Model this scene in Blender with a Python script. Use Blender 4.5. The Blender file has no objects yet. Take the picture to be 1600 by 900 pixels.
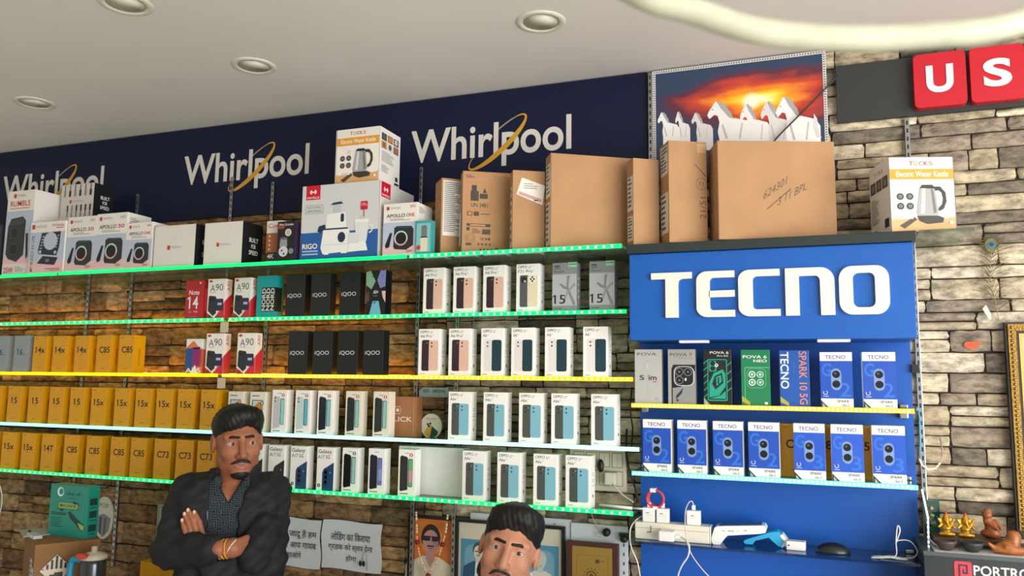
import bpy, bmesh, math, random
import numpy as np
from mathutils import Vector, Matrix

# ------------------------------------------------------------------ camera, world, lights, exposure
scene = bpy.context.scene
COL = scene.collection
rnd = random.Random(7)

cam_data = bpy.data.cameras.new('camera')
cam = bpy.data.objects.new('camera', cam_data)
COL.objects.link(cam)
cam_data.sensor_width = 36.0
cam_data.lens = 28.125
cam_data.clip_start = 0.05
cam_data.dof.use_dof = True
cam_data.dof.focus_distance = 2.8
cam_data.dof.aperture_fstop = 3.4
CAM = Vector((0.0, -2.75, 1.75))
def cam_axes(yaw, pitch, roll):
    y, p, r = map(math.radians, (yaw, pitch, roll))
    fw = Vector((math.sin(y) * math.cos(p), math.cos(y) * math.cos(p), math.sin(p)))
    rt = Vector((math.cos(y), -math.sin(y), 0))
    up = rt.cross(fw)
    return rt * math.cos(r) + up * math.sin(r), up * math.cos(r) - rt * math.sin(r), fw
RT, UP, FW = cam_axes(-20.67969, 6.768847, 0.690387)
mw = Matrix((RT, UP, -FW)).transposed().to_4x4()
mw.translation = CAM
cam.matrix_world = mw
scene.camera = cam

world = bpy.data.worlds.new('world')
scene.world = world
world.use_nodes = True
bg = world.node_tree.nodes['Background']
bg.inputs[0].default_value = (0.86, 0.93, 1.0, 1)
bg.inputs[1].default_value = 0.8

# daylight through the open shop front, to the right of the camera
def area(name, loc, target, sx, sy, power, color):
    d = bpy.data.lights.new(name, 'AREA')
    d.shape = 'RECTANGLE'; d.size = sx; d.size_y = sy; d.energy = power; d.color = color
    o = bpy.data.objects.new(name, d); COL.objects.link(o)
    o.location = loc
    o.rotation_euler = (Vector(target) - Vector(loc)).to_track_quat('-Z', 'Y').to_euler()
    return o
area('shopfront_daylight', (3.1, -3.2, 1.45), (-1.2, -0.7, 1.55), 3.8, 2.5, 275, (1.0, 0.98, 0.95))

vs = scene.view_settings
vs.view_transform = 'Standard'
vs.look = 'None'
vs.gamma = 1.0
vs.use_curve_mapping = False
vs.exposure = 0.0

# ------------------------------------------------------------------ materials
MATS = {}
def lin(h):
    if isinstance(h, str):
        h = h.lstrip('#')
        c = [int(h[i:i + 2], 16) / 255 for i in (0, 2, 4)]
    else:
        c = h
    return tuple(((v / 12.92) if v <= 0.04045 else ((v + 0.055) / 1.055) ** 2.4) for v in c) + (1.0,)
def new_mat(name):
    m = bpy.data.materials.new(name); m.use_nodes = True
    return m, m.node_tree, m.node_tree.nodes['Principled BSDF']
def mat(color, rough=0.5, metal=0.0, spec=0.5, noise=0.0, nscale=30.0, coat=0.0, bump=0.0):
    """plain procedural paint, board or plastic; noise gives a little uneven colour"""
    key = (color if isinstance(color, str) else tuple(color), rough, metal, spec, noise, nscale, coat, bump)
    if key in MATS: return MATS[key]
    m, nt, b = new_mat('surface_%d' % len(MATS))
    b.inputs['Roughness'].default_value = rough
    b.inputs['Metallic'].default_value = metal
    b.inputs['Specular IOR Level'].default_value = spec
    b.inputs['Coat Weight'].default_value = coat
    c = lin(color)
    b.inputs['Base Color'].default_value = c
    if noise or bump:
        tc = nt.nodes.new('ShaderNodeTexCoord')
        n = nt.nodes.new('ShaderNodeTexNoise'); n.inputs['Scale'].default_value = nscale
        n.inputs['Detail'].default_value = 4
        nt.links.new(tc.outputs['Object'], n.inputs['Vector'])
        if noise:
            r = nt.nodes.new('ShaderNodeValToRGB')
            lo = tuple(max(0, v * (1 - noise)) for v in c[:3]) + (1,)
            hi = tuple(min(1, v * (1 + noise)) for v in c[:3]) + (1,)
            r.color_ramp.elements[0].color = lo; r.color_ramp.elements[0].position = 0.3
            r.color_ramp.elements[1].color = hi; r.color_ramp.elements[1].position = 0.7
            nt.links.new(n.outputs['Fac'], r.inputs['Fac'])
            nt.links.new(r.outputs['Color'], b.inputs['Base Color'])
        if bump:
            bp = nt.nodes.new('ShaderNodeBump'); bp.inputs['Strength'].default_value = bump
            bp.inputs['Distance'].default_value = 0.002
            nt.links.new(n.outputs['Fac'], bp.inputs['Height'])
            nt.links.new(bp.outputs['Normal'], b.inputs['Normal'])
    MATS[key] = m
    return m
def emit(color, strength):
    key = ('e', color, strength)
    if key in MATS: return MATS[key]
    m, nt, b = new_mat('light_%d' % len(MATS))
    b.inputs['Base Color'].default_value = lin(color)
    b.inputs['Emission Color'].default_value = lin(color)
    b.inputs['Emission Strength'].default_value = strength
    MATS[key] = m
    return m
def glass(tint, gloss=0.12, key='glass', glow_mix=0.0):
    k = (key, tint, gloss, glow_mix)
    if k in MATS: return MATS[k]
    m, nt, b = new_mat('%s_%d' % (key, len(MATS)))
    out = nt.nodes['Material Output']
    tr = nt.nodes.new('ShaderNodeBsdfTransparent'); tr.inputs[0].default_value = lin(tint)
    gl = nt.nodes.new('ShaderNodeBsdfGlossy'); gl.inputs['Roughness'].default_value = 0.06
    fr = nt.nodes.new('ShaderNodeLayerWeight'); fr.inputs['Blend'].default_value = 0.5
    pw = nt.nodes.new('ShaderNodeMath'); pw.operation = 'POWER'; pw.inputs[1].default_value = 5.0
    ad = nt.nodes.new('ShaderNodeMath'); ad.operation = 'ADD'; ad.inputs[1].default_value = gloss; ad.use_clamp = True
    mx = nt.nodes.new('ShaderNodeMixShader')
    nt.links.new(fr.outputs['Facing'], pw.inputs[0]); nt.links.new(pw.outputs[0], ad.inputs[0]); nt.links.new(ad.outputs[0], mx.inputs[0])
    nt.links.new(tr.outputs[0], mx.inputs[1]); nt.links.new(gl.outputs[0], mx.inputs[2])
    if glow_mix:      # diffuse film mixed in to imitate the strip glow in the glass
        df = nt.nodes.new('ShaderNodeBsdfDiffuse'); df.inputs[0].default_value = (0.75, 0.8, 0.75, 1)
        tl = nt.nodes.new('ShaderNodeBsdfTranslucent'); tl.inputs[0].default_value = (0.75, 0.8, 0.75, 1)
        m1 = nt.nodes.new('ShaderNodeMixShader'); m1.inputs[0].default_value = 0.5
        m2 = nt.nodes.new('ShaderNodeMixShader'); m2.inputs[0].default_value = glow_mix
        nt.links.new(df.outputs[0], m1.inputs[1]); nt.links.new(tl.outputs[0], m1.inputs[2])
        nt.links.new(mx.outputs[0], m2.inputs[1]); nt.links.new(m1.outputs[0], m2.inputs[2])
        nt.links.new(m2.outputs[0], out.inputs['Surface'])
    else:
        nt.links.new(mx.outputs[0], out.inputs['Surface'])
    MATS[k] = m
    return m
def stone_mat(name, stops, tint_noise):
    m, nt, b = new_mat(name)
    N = nt.nodes.new; Lk = nt.links.new
    geo = N('ShaderNodeNewGeometry'); oi = N('ShaderNodeObjectInfo')
    add = N('ShaderNodeMath'); add.operation = 'ADD'
    Lk(geo.outputs['Random Per Island'], add.inputs[0]); Lk(oi.outputs['Random'], add.inputs[1])
    fr = N('ShaderNodeMath'); fr.operation = 'FRACT'; Lk(add.outputs[0], fr.inputs[0])
    ramp = N('ShaderNodeValToRGB'); ramp.color_ramp.interpolation = 'CONSTANT'
    els = ramp.color_ramp.elements
    for i, (p, c) in enumerate(stops):
        e = els[i] if i < 2 else els.new(p)
        e.position = p; e.color = lin(c)
    Lk(fr.outputs[0], ramp.inputs['Fac'])
    mp = N('ShaderNodeMapping'); mp.inputs['Scale'].default_value = (1, 1, 2.2)
    Lk(geo.outputs['Position'], mp.inputs['Vector'])
    n1 = N('ShaderNodeTexNoise'); n1.inputs['Scale'].default_value = 24; n1.inputs['Detail'].default_value = 6
    n1.inputs['Roughness'].default_value = 0.65
    Lk(mp.outputs[0], n1.inputs['Vector'])
    cr = N('ShaderNodeValToRGB')
    cr.color_ramp.elements[0].position = 0.33; cr.color_ramp.elements[0].color = (tint_noise,) * 3 + (1,)
    cr.color_ramp.elements[1].position = 0.62; cr.color_ramp.elements[1].color = (1.08, 1.06, 1.0, 1)
    Lk(n1.outputs['Fac'], cr.inputs['Fac'])
    mx = N('ShaderNodeMix'); mx.data_type = 'RGBA'; mx.blend_type = 'MULTIPLY'; mx.inputs[0].default_value = 1
    Lk(ramp.outputs['Color'], mx.inputs[6]); Lk(cr.outputs['Color'], mx.inputs[7])
    Lk(mx.outputs[2], b.inputs['Base Color'])
    b.inputs['Roughness'].default_value = 0.85; b.inputs['Specular IOR Level'].default_value = 0.25
    n2 = N('ShaderNodeTexNoise'); n2.inputs['Scale'].default_value = 60; n2.inputs['Detail'].default_value = 5
    Lk(mp.outputs[0], n2.inputs['Vector'])
    bp = N('ShaderNodeBump'); bp.inputs['Strength'].default_value = 0.7; bp.inputs['Distance'].default_value = 0.006
    Lk(n2.outputs['Fac'], bp.inputs['Height']); Lk(bp.outputs['Normal'], b.inputs['Normal'])
    return m

WHITE = mat('f2efea', 0.45); BLACK = mat('15171a', 0.45); INK = mat('2b2d30', 0.5)
KRAFT = mat('ae8660', 0.8, noise=0.08, nscale=9, spec=0.25)

# ------------------------------------------------------------------ mesh helpers
class MB:
    """collects polygons, each with a material, into ONE mesh"""
    def __init__(s): s.v = []; s.f = []; s.fm = []; s.mats = []; s.smooth = []
    def mi(s, m):
        if m not in s.mats: s.mats.append(m)
        return s.mats.index(m)
    def add(s, verts, faces, m, smooth=False):
        b = len(s.v); i = s.mi(m)
        s.v += [tuple(v) for v in verts]
        for f in faces:
            s.f.append(tuple(b + k for k in f)); s.fm.append(i); s.smooth.append(smooth)
        return s
    def box(s, x0, x1, y0, y1, z0, z1, m, bevel=0.0):
        if bevel:
            bm = bmesh.new()
            bmesh.ops.create_cube(bm, size=1)
            for v in bm.verts:
                v.co = ((x0 + x1) / 2 + v.co.x * (x1 - x0), (y0 + y1) / 2 + v.co.y * (y1 - y0), (z0 + z1) / 2 + v.co.z * (z1 - z0))
            bmesh.ops.bevel(bm, geom=bm.edges[:], offset=bevel, segments=2, affect='EDGES', profile=0.6)
            bm.verts.index_update()
            s.add([v.co[:] for v in bm.verts], [[v.index for v in f.verts] for f in bm.faces], m)
            bm.free(); return s
        v = [(x, y, z) for x in (x0, x1) for y in (y0, y1) for z in (z0, z1)]
        return s.add(v, [(0, 1, 3, 2), (4, 6, 7, 5), (0, 4, 5, 1), (2, 3, 7, 6), (0, 2, 6, 4), (1, 5, 7, 3)], m)
    def prism(s, poly, y0, y1, m, xf=None, smooth=False):
        """poly in (x, z), extruded along y from y0 (front) to y1; xf maps the points"""
        n = len(poly)
        v = [(x, y0, z) for x, z in poly] + [(x, y1, z) for x, z in poly]
        if xf: v = [xf(p) for p in v]
        area2 = sum(poly[i][0] * poly[(i + 1) % n][1] - poly[(i + 1) % n][0] * poly[i][1] for i in range(n))
        fr = tuple(range(n)); bk = tuple(range(2 * n - 1, n - 1, -1))
        sd = [(i, n + i, n + (i + 1) % n, (i + 1) % n) for i in range(n)]
        fs = [fr, bk] + sd
        if area2 < 0: fs = [f[::-1] for f in fs]
        return s.add(v, fs, m, smooth)
    def tube(s, pts, r, m, n=8, cap=True):
        pts = [Vector(p) for p in pts]
        rs = r if isinstance(r, (list, tuple)) else [r] * len(pts)
        ring = []; up = Vector((0.123, 0.31, 1)).normalized()
        for i, p in enumerate(pts):
            t = (pts[min(i + 1, len(pts) - 1)] - pts[max(i - 1, 0)]).normalized()
            a = t.cross(up)
            if a.length < 1e-4: a = t.cross(Vector((1, 0, 0)))
            a.normalize(); b2 = t.cross(a)
            ring.append([p + (a * math.cos(2 * math.pi * k / n) + b2 * math.sin(2 * math.pi * k / n)) * rs[i] for k in range(n)])
        v = [q for rg in ring for q in rg]
        f = []
        for i in range(len(pts) - 1):
            for k in range(n):
                f.append((i * n + k, i * n + (k + 1) % n, (i + 1) * n + (k + 1) % n, (i + 1) * n + k))
        if cap:
            f.append(tuple(range(n - 1, -1, -1))); f.append(tuple((len(pts) - 1) * n + k for k in range(n)))
        return s.add(v, f, m, True)
    def lathe(s, prof, m, c=(0, 0, 0), n=24, sx=1, sy=1):
        v = []; f = []
        for r, z in prof:
            for k in range(n):
                a = 2 * math.pi * k / n
                v.append((c[0] + r * math.cos(a) * sx, c[1] + r * math.sin(a) * sy, c[2] + z))
        for i in range(len(prof) - 1):
            for k in range(n):
                f.append((i * n + k, i * n + (k + 1) % n, (i + 1) * n + (k + 1) % n, (i + 1) * n + k))
        f.append(tuple(range(n - 1, -1, -1))); f.append(tuple((len(prof) - 1) * n + k for k in range(n)))
        return s.add(v, f, m, True)
    def ball(s, c, r, m, n=10, sx=1, sy=1, sz=1):
        prof = [(max(1e-4, r * math.sin(math.pi * i / (n // 2 + 1))), -r * sz * math.cos(math.pi * i / (n // 2 + 1))) for i in range(n // 2 + 2)]
        return s.lathe(prof, m, c, n, sx, sy)
    def mesh(s, name):
        me = bpy.data.meshes.new(name)
        me.from_pydata(s.v, [], s.f)
        for m in s.mats: me.materials.append(m)
        me.polygons.foreach_set('material_index', s.fm)
        me.polygons.foreach_set('use_smooth', s.smooth)
        me.update()
        return me
def link(name, data, parent=None, loc=(0, 0, 0), yaw=0.0):
    o = bpy.data.objects.new(name, data)
    COL.objects.link(o)
    o.location = loc
    o.rotation_euler = (0, 0, math.radians(yaw))
    if parent is not None: o.parent = parent
    return o
def part(name, mb, parent, loc=(0, 0, 0), yaw=0.0):
    return link(name, mb.mesh(name), parent, loc, yaw)
def tag(o, label, cat, group=None):
    o['label'] = label; o['category'] = cat
    if group: o['group'] = group
    return o
def thing(name, label, cat, loc=(0, 0, 0), yaw=0.0, group=None, data=None):
    return tag(link(name, data, None, loc, yaw), label, cat, group)
def struct(name, mb, parent=None):
    o = part(name, mb, parent)
    if parent is None: o['kind'] = 'structure'
    return o

# ------------------------------------------------------------------ flat print: lettering and artwork on a face
GLY = {}
def glyphs(txt, bold=0.0, kind='l', res=3):
    """outline of a word as triangles in the unit square"""
    key = (txt, bold, kind)
    if key in GLY: return GLY[key]
    cu = bpy.data.curves.new('t', 'FONT'); cu.body = txt; cu.resolution_u = res; cu.offset = bold
    cu.align_x = 'CENTER' if '\n' in txt else 'LEFT'
    o = bpy.data.objects.new('t', cu); COL.objects.link(o)
    bpy.context.view_layer.update()
    me = o.to_mesh()
    vs_ = [(v.co.x, v.co.y) for v in me.vertices]; fs = [tuple(p.vertices) for p in me.polygons]
    o.to_mesh_clear(); bpy.data.objects.remove(o); bpy.data.curves.remove(cu)
    xs = [v[0] for v in vs_]; ys = [v[1] for v in vs_]
    x0, x1, y0, y1 = min(xs), max(xs), min(ys), max(ys)
    asp = (x1 - x0) / max(1e-6, y1 - y0)
    GLY[key] = ([((x - x0) / (x1 - x0), (y - y0) / (y1 - y0)) for x, y in vs_], fs, asp)
    return GLY[key]
def arc(cx, cy, rx, ry, a0, a1, n):
    return [(cx + rx * math.cos(math.radians(a0 + (a1 - a0) * i / n)), cy + ry * math.sin(math.radians(a0 + (a1 - a0) * i / n))) for i in range(n + 1)]
class Art:
    """print on the faces of a w x d x h box standing on z = 0, centred in x, its front at y = 0 and its back at y = d.
    Coordinates on a face run 0..1 from its left and 0..1 from its top."""
    STEP = 0.00007
    def __init__(s, w, d, h): s.w, s.d, s.h = w, d, h; s.mbs = {}; s.side = 'f'; s.k = 2
    @property
    def mb(s): return s.mbs.setdefault(s.side, MB())
    def W(s): return s.w if s.side in 'ft' else s.d
    def H(s): return s.h if s.side in 'flr' else s.d
    def to3(s, x, y):
        o = s.k * s.STEP
        if s.side == 'f': return ((x - .5) * s.w, -o, (1 - y) * s.h)
        if s.side == 'r': return (s.w / 2 + o, x * s.d, (1 - y) * s.h)
        if s.side == 'l': return (-s.w / 2 - o, (1 - x) * s.d, (1 - y) * s.h)
        return ((x - .5) * s.w, (1 - y) * s.d, s.h + o)
    def poly(s, pts, m):
        a = sum(pts[i][0] * pts[(i + 1) % len(pts)][1] - pts[(i + 1) % len(pts)][0] * pts[i][1] for i in range(len(pts)))
        if a > 0: pts = pts[::-1]
        s.mb.add([s.to3(*p) for p in pts], [tuple(range(len(pts)))], m); s.k += 1
        return s
    def rect(s, x0, y0, x1, y1, m, rad=0.0):
        if not rad: return s.poly([(x0, y0), (x1, y0), (x1, y1), (x0, y1)], m)
        rx = rad; ry = rad * s.W() / s.H()
        p = arc(x1 - rx, y1 - ry, rx, ry, 0, 90, 3) + arc(x0 + rx, y1 - ry, rx, ry, 90, 180, 3) + arc(x0 + rx, y0 + ry, rx, ry, 180, 270, 3) + arc(x1 - rx, y0 + ry, rx, ry, 270, 360, 3)
        return s.poly(p, m)
    def circ(s, x, y, r, m, n=14, e=1.0):
        return s.poly(arc(x, y, r, r * e * s.W() / s.H(), 0, 360, n)[:-1], m)
    def ring(s, x, y, r0, r1, m, n=20, a0=0, a1=360):
        k = s.W() / s.H()
        A, B = arc(x, y, r0, r0 * k, a0, a1, n), arc(x, y, r1, r1 * k, a0, a1, n)
        s.mb.add([s.to3(*p) for p in A + B], [(i, n + 1 + i, n + 2 + i, i + 1) for i in range(n)], m); s.k += 1
        return s
    def text(s, t, x0, y0, x1, y1, m, bold=0.0, rot=0, kind='l'):
        """word stretched to the rectangle; rot 90 reads upwards, -90 downwards"""
        vs_, fs, _ = glyphs(t, bold, kind)
        P = []
        for u, v in vs_:
            if rot == 90: a, b = v, u; P.append((x1 - a * (x1 - x0), y1 - b * (y1 - y0)))
            elif rot == -90: P.append((x0 + v * (x1 - x0), y0 + u * (y1 - y0)))
            else: P.append((x0 + u * (x1 - x0), y1 - v * (y1 - y0)))
        s.mb.add([s.to3(*p) for p in P], fs, m)
        if t[0] == '1' and rot == 0:      # the flag of a leading numeral one
            h = y1 - y0; q = h * s.H() / s.W(); k_ = s.k
            s.poly([(x0 + .10 * q, y0), (x0 + .02 * q, y0), (x0 - .17 * q, y0 + .16 * h), (x0 - .17 * q, y0 + .27 * h), (x0 + .05 * q, y0 + .13 * h)], m); s.k = k_
        s.k += 1
        return s
    def lines(s, x0, y0, x1, y1, n, m, fill=0.4, seed=1):
        """small print too fine to read"""
        r = random.Random(seed); dy = (y1 - y0) / n
        for i in range(n):
            s.rect(x0, y0 + i * dy, x0 + (x1 - x0) * r.uniform(.55, 1), y0 + i * dy + dy * fill, m); s.k -= 1
        s.k += 1
        return s
def prints(a):
    nm = {'f': 'front_print', 'r': 'side_print', 'l': 'side_print', 't': 'top_print'}
    return [(nm[k], m.mesh(nm[k])) for k, m in a.mbs.items() if m.v]
def box_mesh(w, d, h, m, bevel=0.0012):
    return MB().box(-w / 2, w / 2, 0, d, 0, h, m, bevel).mesh('box')

# ------------------------------------------------------------------ organic surfaces: signed distance fields turned into meshes
def surface(fn, lo, hi, step):
    ax = [np.arange(lo[i], hi[i] + step, step) for i in range(3)]
    X, Y, Z = np.meshgrid(*ax, indexing='ij')
    F = fn(X, Y, Z)
    S = F < 0
    sh = tuple(n - 1 for n in F.shape)
    acc = np.zeros(sh + (3,)); cnt = np.zeros(sh)
    def sl(a, c): return a[c[0]:c[0] + sh[0], c[1]:c[1] + sh[1], c[2]:c[2] + sh[2]]
    for axis in range(3):
        for p in (0, 1):
            for q in (0, 1):
                c0 = [0, 0, 0]; o = [k for k in range(3) if k != axis]
                c0[o[0]] = p; c0[o[1]] = q
                c1 = list(c0); c1[axis] = 1
                f0, f1 = sl(F, c0), sl(F, c1)
                cr = (sl(S, c0) != sl(S, c1))
                t = np.where(cr, f0 / np.where(cr, f0 - f1, 1), 0)
                cnt += cr
                for k in range(3):
                    acc[..., k] += np.where(cr, (t if k == axis else c0[k]), 0)
    act = cnt > 0
    idx = -np.ones(sh, int); idx[act] = np.arange(act.sum())
    ijk = np.argwhere(act)
    V = ijk + acc[act] / cnt[act][:, None]
    V = V * step + np.array([a[0] for a in ax])
    Q = []
    for axis in range(3):
        a = [slice(None)] * 3; b = [slice(None)] * 3
        a[axis] = slice(0, -1); b[axis] = slice(1, None)
        ch = S[tuple(a)] != S[tuple(b)]
        o = [k for k in range(3) if k != axis]
        e = np.argwhere(ch)
        ok = (e[:, o[0]] > 0) & (e[:, o[1]] > 0) & (e[:, o[0]] < F.shape[o[0]] - 1) & (e[:, o[1]] < F.shape[o[1]] - 1)
        e = e[ok]
        if not len(e): continue
        def at(p, q):
            c = e.copy(); c[:, o[0]] -= p; c[:, o[1]] -= q
            return idx[c[:, 0], c[:, 1], c[:, 2]]
        quad = np.stack([at(1, 1), at(0, 1), at(0, 0), at(1, 0)], 1)
        flip = S[e[:, 0], e[:, 1], e[:, 2]]
        if axis == 1: flip = ~flip
        quad[~flip] = quad[~flip][:, ::-1]
        Q.append(quad)
    Q = np.concatenate(Q) if Q else np.zeros((0, 4), int)
    return V, Q
def ell(X, Y, Z, c, r):
    dx, dy, dz = (X - c[0]) / r[0], (Y - c[1]) / r[1], (Z - c[2]) / r[2]
    k = np.sqrt(dx * dx + dy * dy + dz * dz)
    return (k - 1) * min(r)  if max(r) < 1.6 * min(r) else (k - 1) * (k / np.maximum(1e-6, np.sqrt((dx / r[0]) ** 2 + (dy / r[1]) ** 2 + (dz / r[2]) ** 2)))
def cone(X, Y, Z, a, b, ra, rb):
    a = np.array(a, float); b = np.array(b, float); d = b - a; L2 = float(d @ d)
    t = np.clip(((X - a[0]) * d[0] + (Y - a[1]) * d[1] + (Z - a[2]) * d[2]) / L2, 0, 1)
    return np.sqrt((X - a[0] - t * d[0]) ** 2 + (Y - a[1] - t * d[1]) ** 2 + (Z - a[2] - t * d[2]) ** 2) - (ra + (rb - ra) * t)
def rbox(X, Y, Z, c, hs, r):
    q = [np.abs(V - c[i]) - hs[i] for i, V in enumerate((X, Y, Z))]
    out = np.sqrt(sum(np.maximum(v, 0) ** 2 for v in q))
    return out + np.minimum(np.maximum(q[0], np.maximum(q[1], q[2])), 0) - r
def smin(a, b, k):
    h = np.clip(0.5 + 0.5 * (b - a) / k, 0, 1)
    return b + (a - b) * h - k * h * (1 - h)
def smax(a, b, k): return -smin(-a, -b, k)
def from_arrays(name, parts):
    """several (verts, quads, material function) joined as one mesh"""
    mb = MB()
    me = bpy.data.meshes.new(name)
    V = np.concatenate([p[0] for p in parts]); off = 0; Q = []; mi = []; mats = []
    for v, q, mf in parts:
        Q.append(q + off); off += len(v)
        if callable(mf):
            ids = mf(v[q].mean(1))
        else:
            ids = [mf] * len(q)
        for m in ids:
            if m not in mats: mats.append(m)
            mi.append(mats.index(m))
    Q = np.concatenate(Q)
    me.from_pydata(V.tolist(), [], Q.tolist())
    for m in mats: me.materials.append(m)
    me.polygons.foreach_set('material_index', mi)
    me.polygons.foreach_set('use_smooth', [True] * len(Q))
    me.update()
    return me

# ------------------------------------------------------------------ the setting
CEIL = 2.857
floor_m = mat('c6c0b6', 0.35, noise=0.08, nscale=3)
ceil_m = mat('dcd8d2', 0.9, noise=0.045, nscale=1.3, spec=0.2)
side_m = mat('dad5cb', 0.9, noise=0.04, nscale=2, spec=0.2)
mortar = mat('2e2822', 0.95, noise=0.3, nscale=40)
struct('floor', MB().box(-4.3, 3.3, -5.2, 0.1, -0.1, 0, floor_m))
struct('ceiling', MB().box(-4.3, 3.3, -5.2, 0.1, CEIL, CEIL + 0.1, ceil_m))
wall_back = struct('wall_back', MB().box(-4.3, 3.3, 0.0, 0.1, 0, CEIL, mortar))
struct('wall_left', MB().box(-4.3, -4.2, -5.2, 0.0, 0, CEIL, side_m))
# shop front on the right: a short solid piece by the back wall, then open to the street
struct('wall_right', MB().box(3.2, 3.3, -0.9, 0.0, 0, CEIL, side_m))
struct('wall_front', MB().box(-4.2, 0.9, -5.2, -5.1, 0, CEIL, side_m))

# recessed ceiling lamps, switched off
for x, y, lab in ((-0.757, -0.521, 'round recessed ceiling light nearest the horse poster'),
                  (-1.829, -0.524, 'round recessed ceiling light above the middle of the navy board'),
                  (-2.933, -0.498, 'round recessed ceiling light at the far left above the navy board'),
                  (-1.884, -1.04, 'round recessed ceiling light cut off by the top of the picture')):
    t = thing('ceiling_light', lab, 'ceiling light', (x, y, CEIL), group='recessed ceiling lights')
    ring_m = mat('d9d4c4', 0.4)
    part('rim', MB().lathe([(0.055, -0.001), (0.057, -0.004), (0.068, -0.005), (0.076, -0.0025), (0.078, 0.0)], ring_m, n=40), t)
    part('diffuser', MB().lathe([(0.0565, -0.002), (0.0005, -0.0025)], mat('d4d2c0', 0.35), n=40), t)

# ------------------------------------------------------------------ navy board with the white lettering
navy = mat('0b1434', 0.6, noise=0.06, nscale=4, spec=0.3)
t = thing('advertising_board', 'long navy advertising board with white lettering under the ceiling', 'board')
part('panel', MB().box(-4.15, -0.525, -0.030, -0.012, 2.443, 2.852, navy), t)
LW = mat('d8d4cc', 0.55); GOLD = mat('d09a2c', 0.5); GOLD2 = mat('a58f70', 0.5)
wm = MB()
vsx, fsx, _ = glyphs('Whirlpool', 0.017, 'l', 5)
wm.add([((u - .5) * 0.655, -0.0006, v * 0.172) for u, v in vsx], fsx, LW)
# the ring around the l and p: a slanted hoop, thick in front and thin behind
def hoop(a0, a1, w0, w1, m, y):
    n = 36; A = []; B = []
    s_, c_ = math.sin(math.radians(40)), math.cos(math.radians(40))
    for i in range(n + 1):
        f = i / n; a = math.radians(a0 + (a1 - a0) * f)
        w = w0 + (w1 - w0) * math.sin(math.pi * f)
        for L_, e in ((A, 0.5), (B, -0.5)):
            x, z = (0.146 + e * w * .6) * math.cos(a), (0.036 + e * w) * math.sin(a)
            L_.append((0.037 + x * c_ - z * s_, y, 0.094 + x * s_ + z * c_))
    wm.add(A + B, [(i, n + 1 + i, n + 2 + i, i + 1) for i in range(n)], m)
hoop(-205, 35, 0.006, 0.021, GOLD, -0.0012)
hoop(35, 80, 0.005, 0.006, GOLD2, -0.0003)
hoop(135, 156, 0.005, 0.006, GOLD2, -0.0003)
wmesh = wm.mesh('lettering')
for x in (-3.382, -2.258, -1.130):
    link('lettering', wmesh, t, (x, -0.0305, 2.557))

# ------------------------------------------------------------------ slotted uprights
chrome = mat('a9abae', 0.25, 1.0)
slot_m = mat('1a1a1a', 0.6)
def upright(x, z0, z1, lab, y=-0.036):
    o = thing('slotted_upright', lab, 'shelf upright', (x, y, 0), group='slotted metal shelf uprights')
    part('channel', MB().box(-0.007, 0.007, -0.006, 0.006, z0, z1, chrome, 0.001), o)
    sl = MB(); z = z0 + 0.02
    while z < z1 - 0.015:
        sl.box(-0.0025, 0.0025, -0.0066, -0.0055, z, z + 0.013, slot_m); z += 0.026
    s_ = part('slots', sl, o); s_['kind'] = 'stuff'
RAILS = [-3.086, -2.832, -2.31, -2.098, -1.405, -1.238]
rail_lab = ['slotted metal upright at the far left behind the yellow boxes', 'second slotted metal upright from the left, behind the yellow boxes',
            'slotted metal upright in front of the middle logo ring', 'thin slotted metal upright between the middle logo and the mixer box',
            'slotted metal upright rising beside the leaning laptop carton', 'slotted metal upright behind the white phone boxes of the right bay']
rail_top = [2.576, 2.576, 2.612, 2.573, 2.578, 2.5]
for x, l, zt in zip(RAILS, rail_lab, rail_top): upright(x, 0.95, zt, l)
upright(0.297, 1.15, 2.594, 'slotted metal upright on the stone wall between blue stand and kettle box', -0.02)
upright(-0.511, 2.2, 2.842, 'white slotted upright along the left edge of the horse poster', -0.040)

# ------------------------------------------------------------------ glass shelves with light strips
GLASS = glass('c4e6cc', 0.05, glow_mix=0.05); GLASS1 = glass('86c47c', 0.07, glow_mix=0.16); EDGE = glass('7fd0a8', 0.10)  # top shelf glass tinted greener to stand in for the strip's green glow
BRK = glass('eef4f0', 0.015, 'acrylic')
GREEN = emit('00f070', 1.15); YELL = emit('ffd400', 1.25); CYAN = emit('a4fff2', 1.2)
BEAD_G = emit('d8ffe8', 2.6); BEAD_Y = emit('fff2a0', 2.6); BEAD_C = emit('ffffff', 3.0)
WARM = emit('ffae28', 18.0)
def bracket_mesh(depth):
    pts = [(-0.0, 0.0), (depth, 0.0), (depth, -0.012)] + [(depth * (1 - math.sin(math.radians(a))) , -0.012 - 0.075 * (1 - math.cos(math.radians(a)))) for a in range(15, 91, 15)]
    mb = MB()
    v = [(sx, -y, z) for sx in (-0.002, 0.002) for y, z in pts]; n = len(pts)
    mb.add(v, [tuple(range(n - 1, -1, -1)), tuple(range(n, 2 * n))] + [(i, (i + 1) % n, n + (i + 1) % n, n + i) for i in range(n)], BRK)
    return mb.mesh('bracket')
BM = {0.33: bracket_mesh(0.13), 0.2: bracket_mesh(0.075)}
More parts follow.
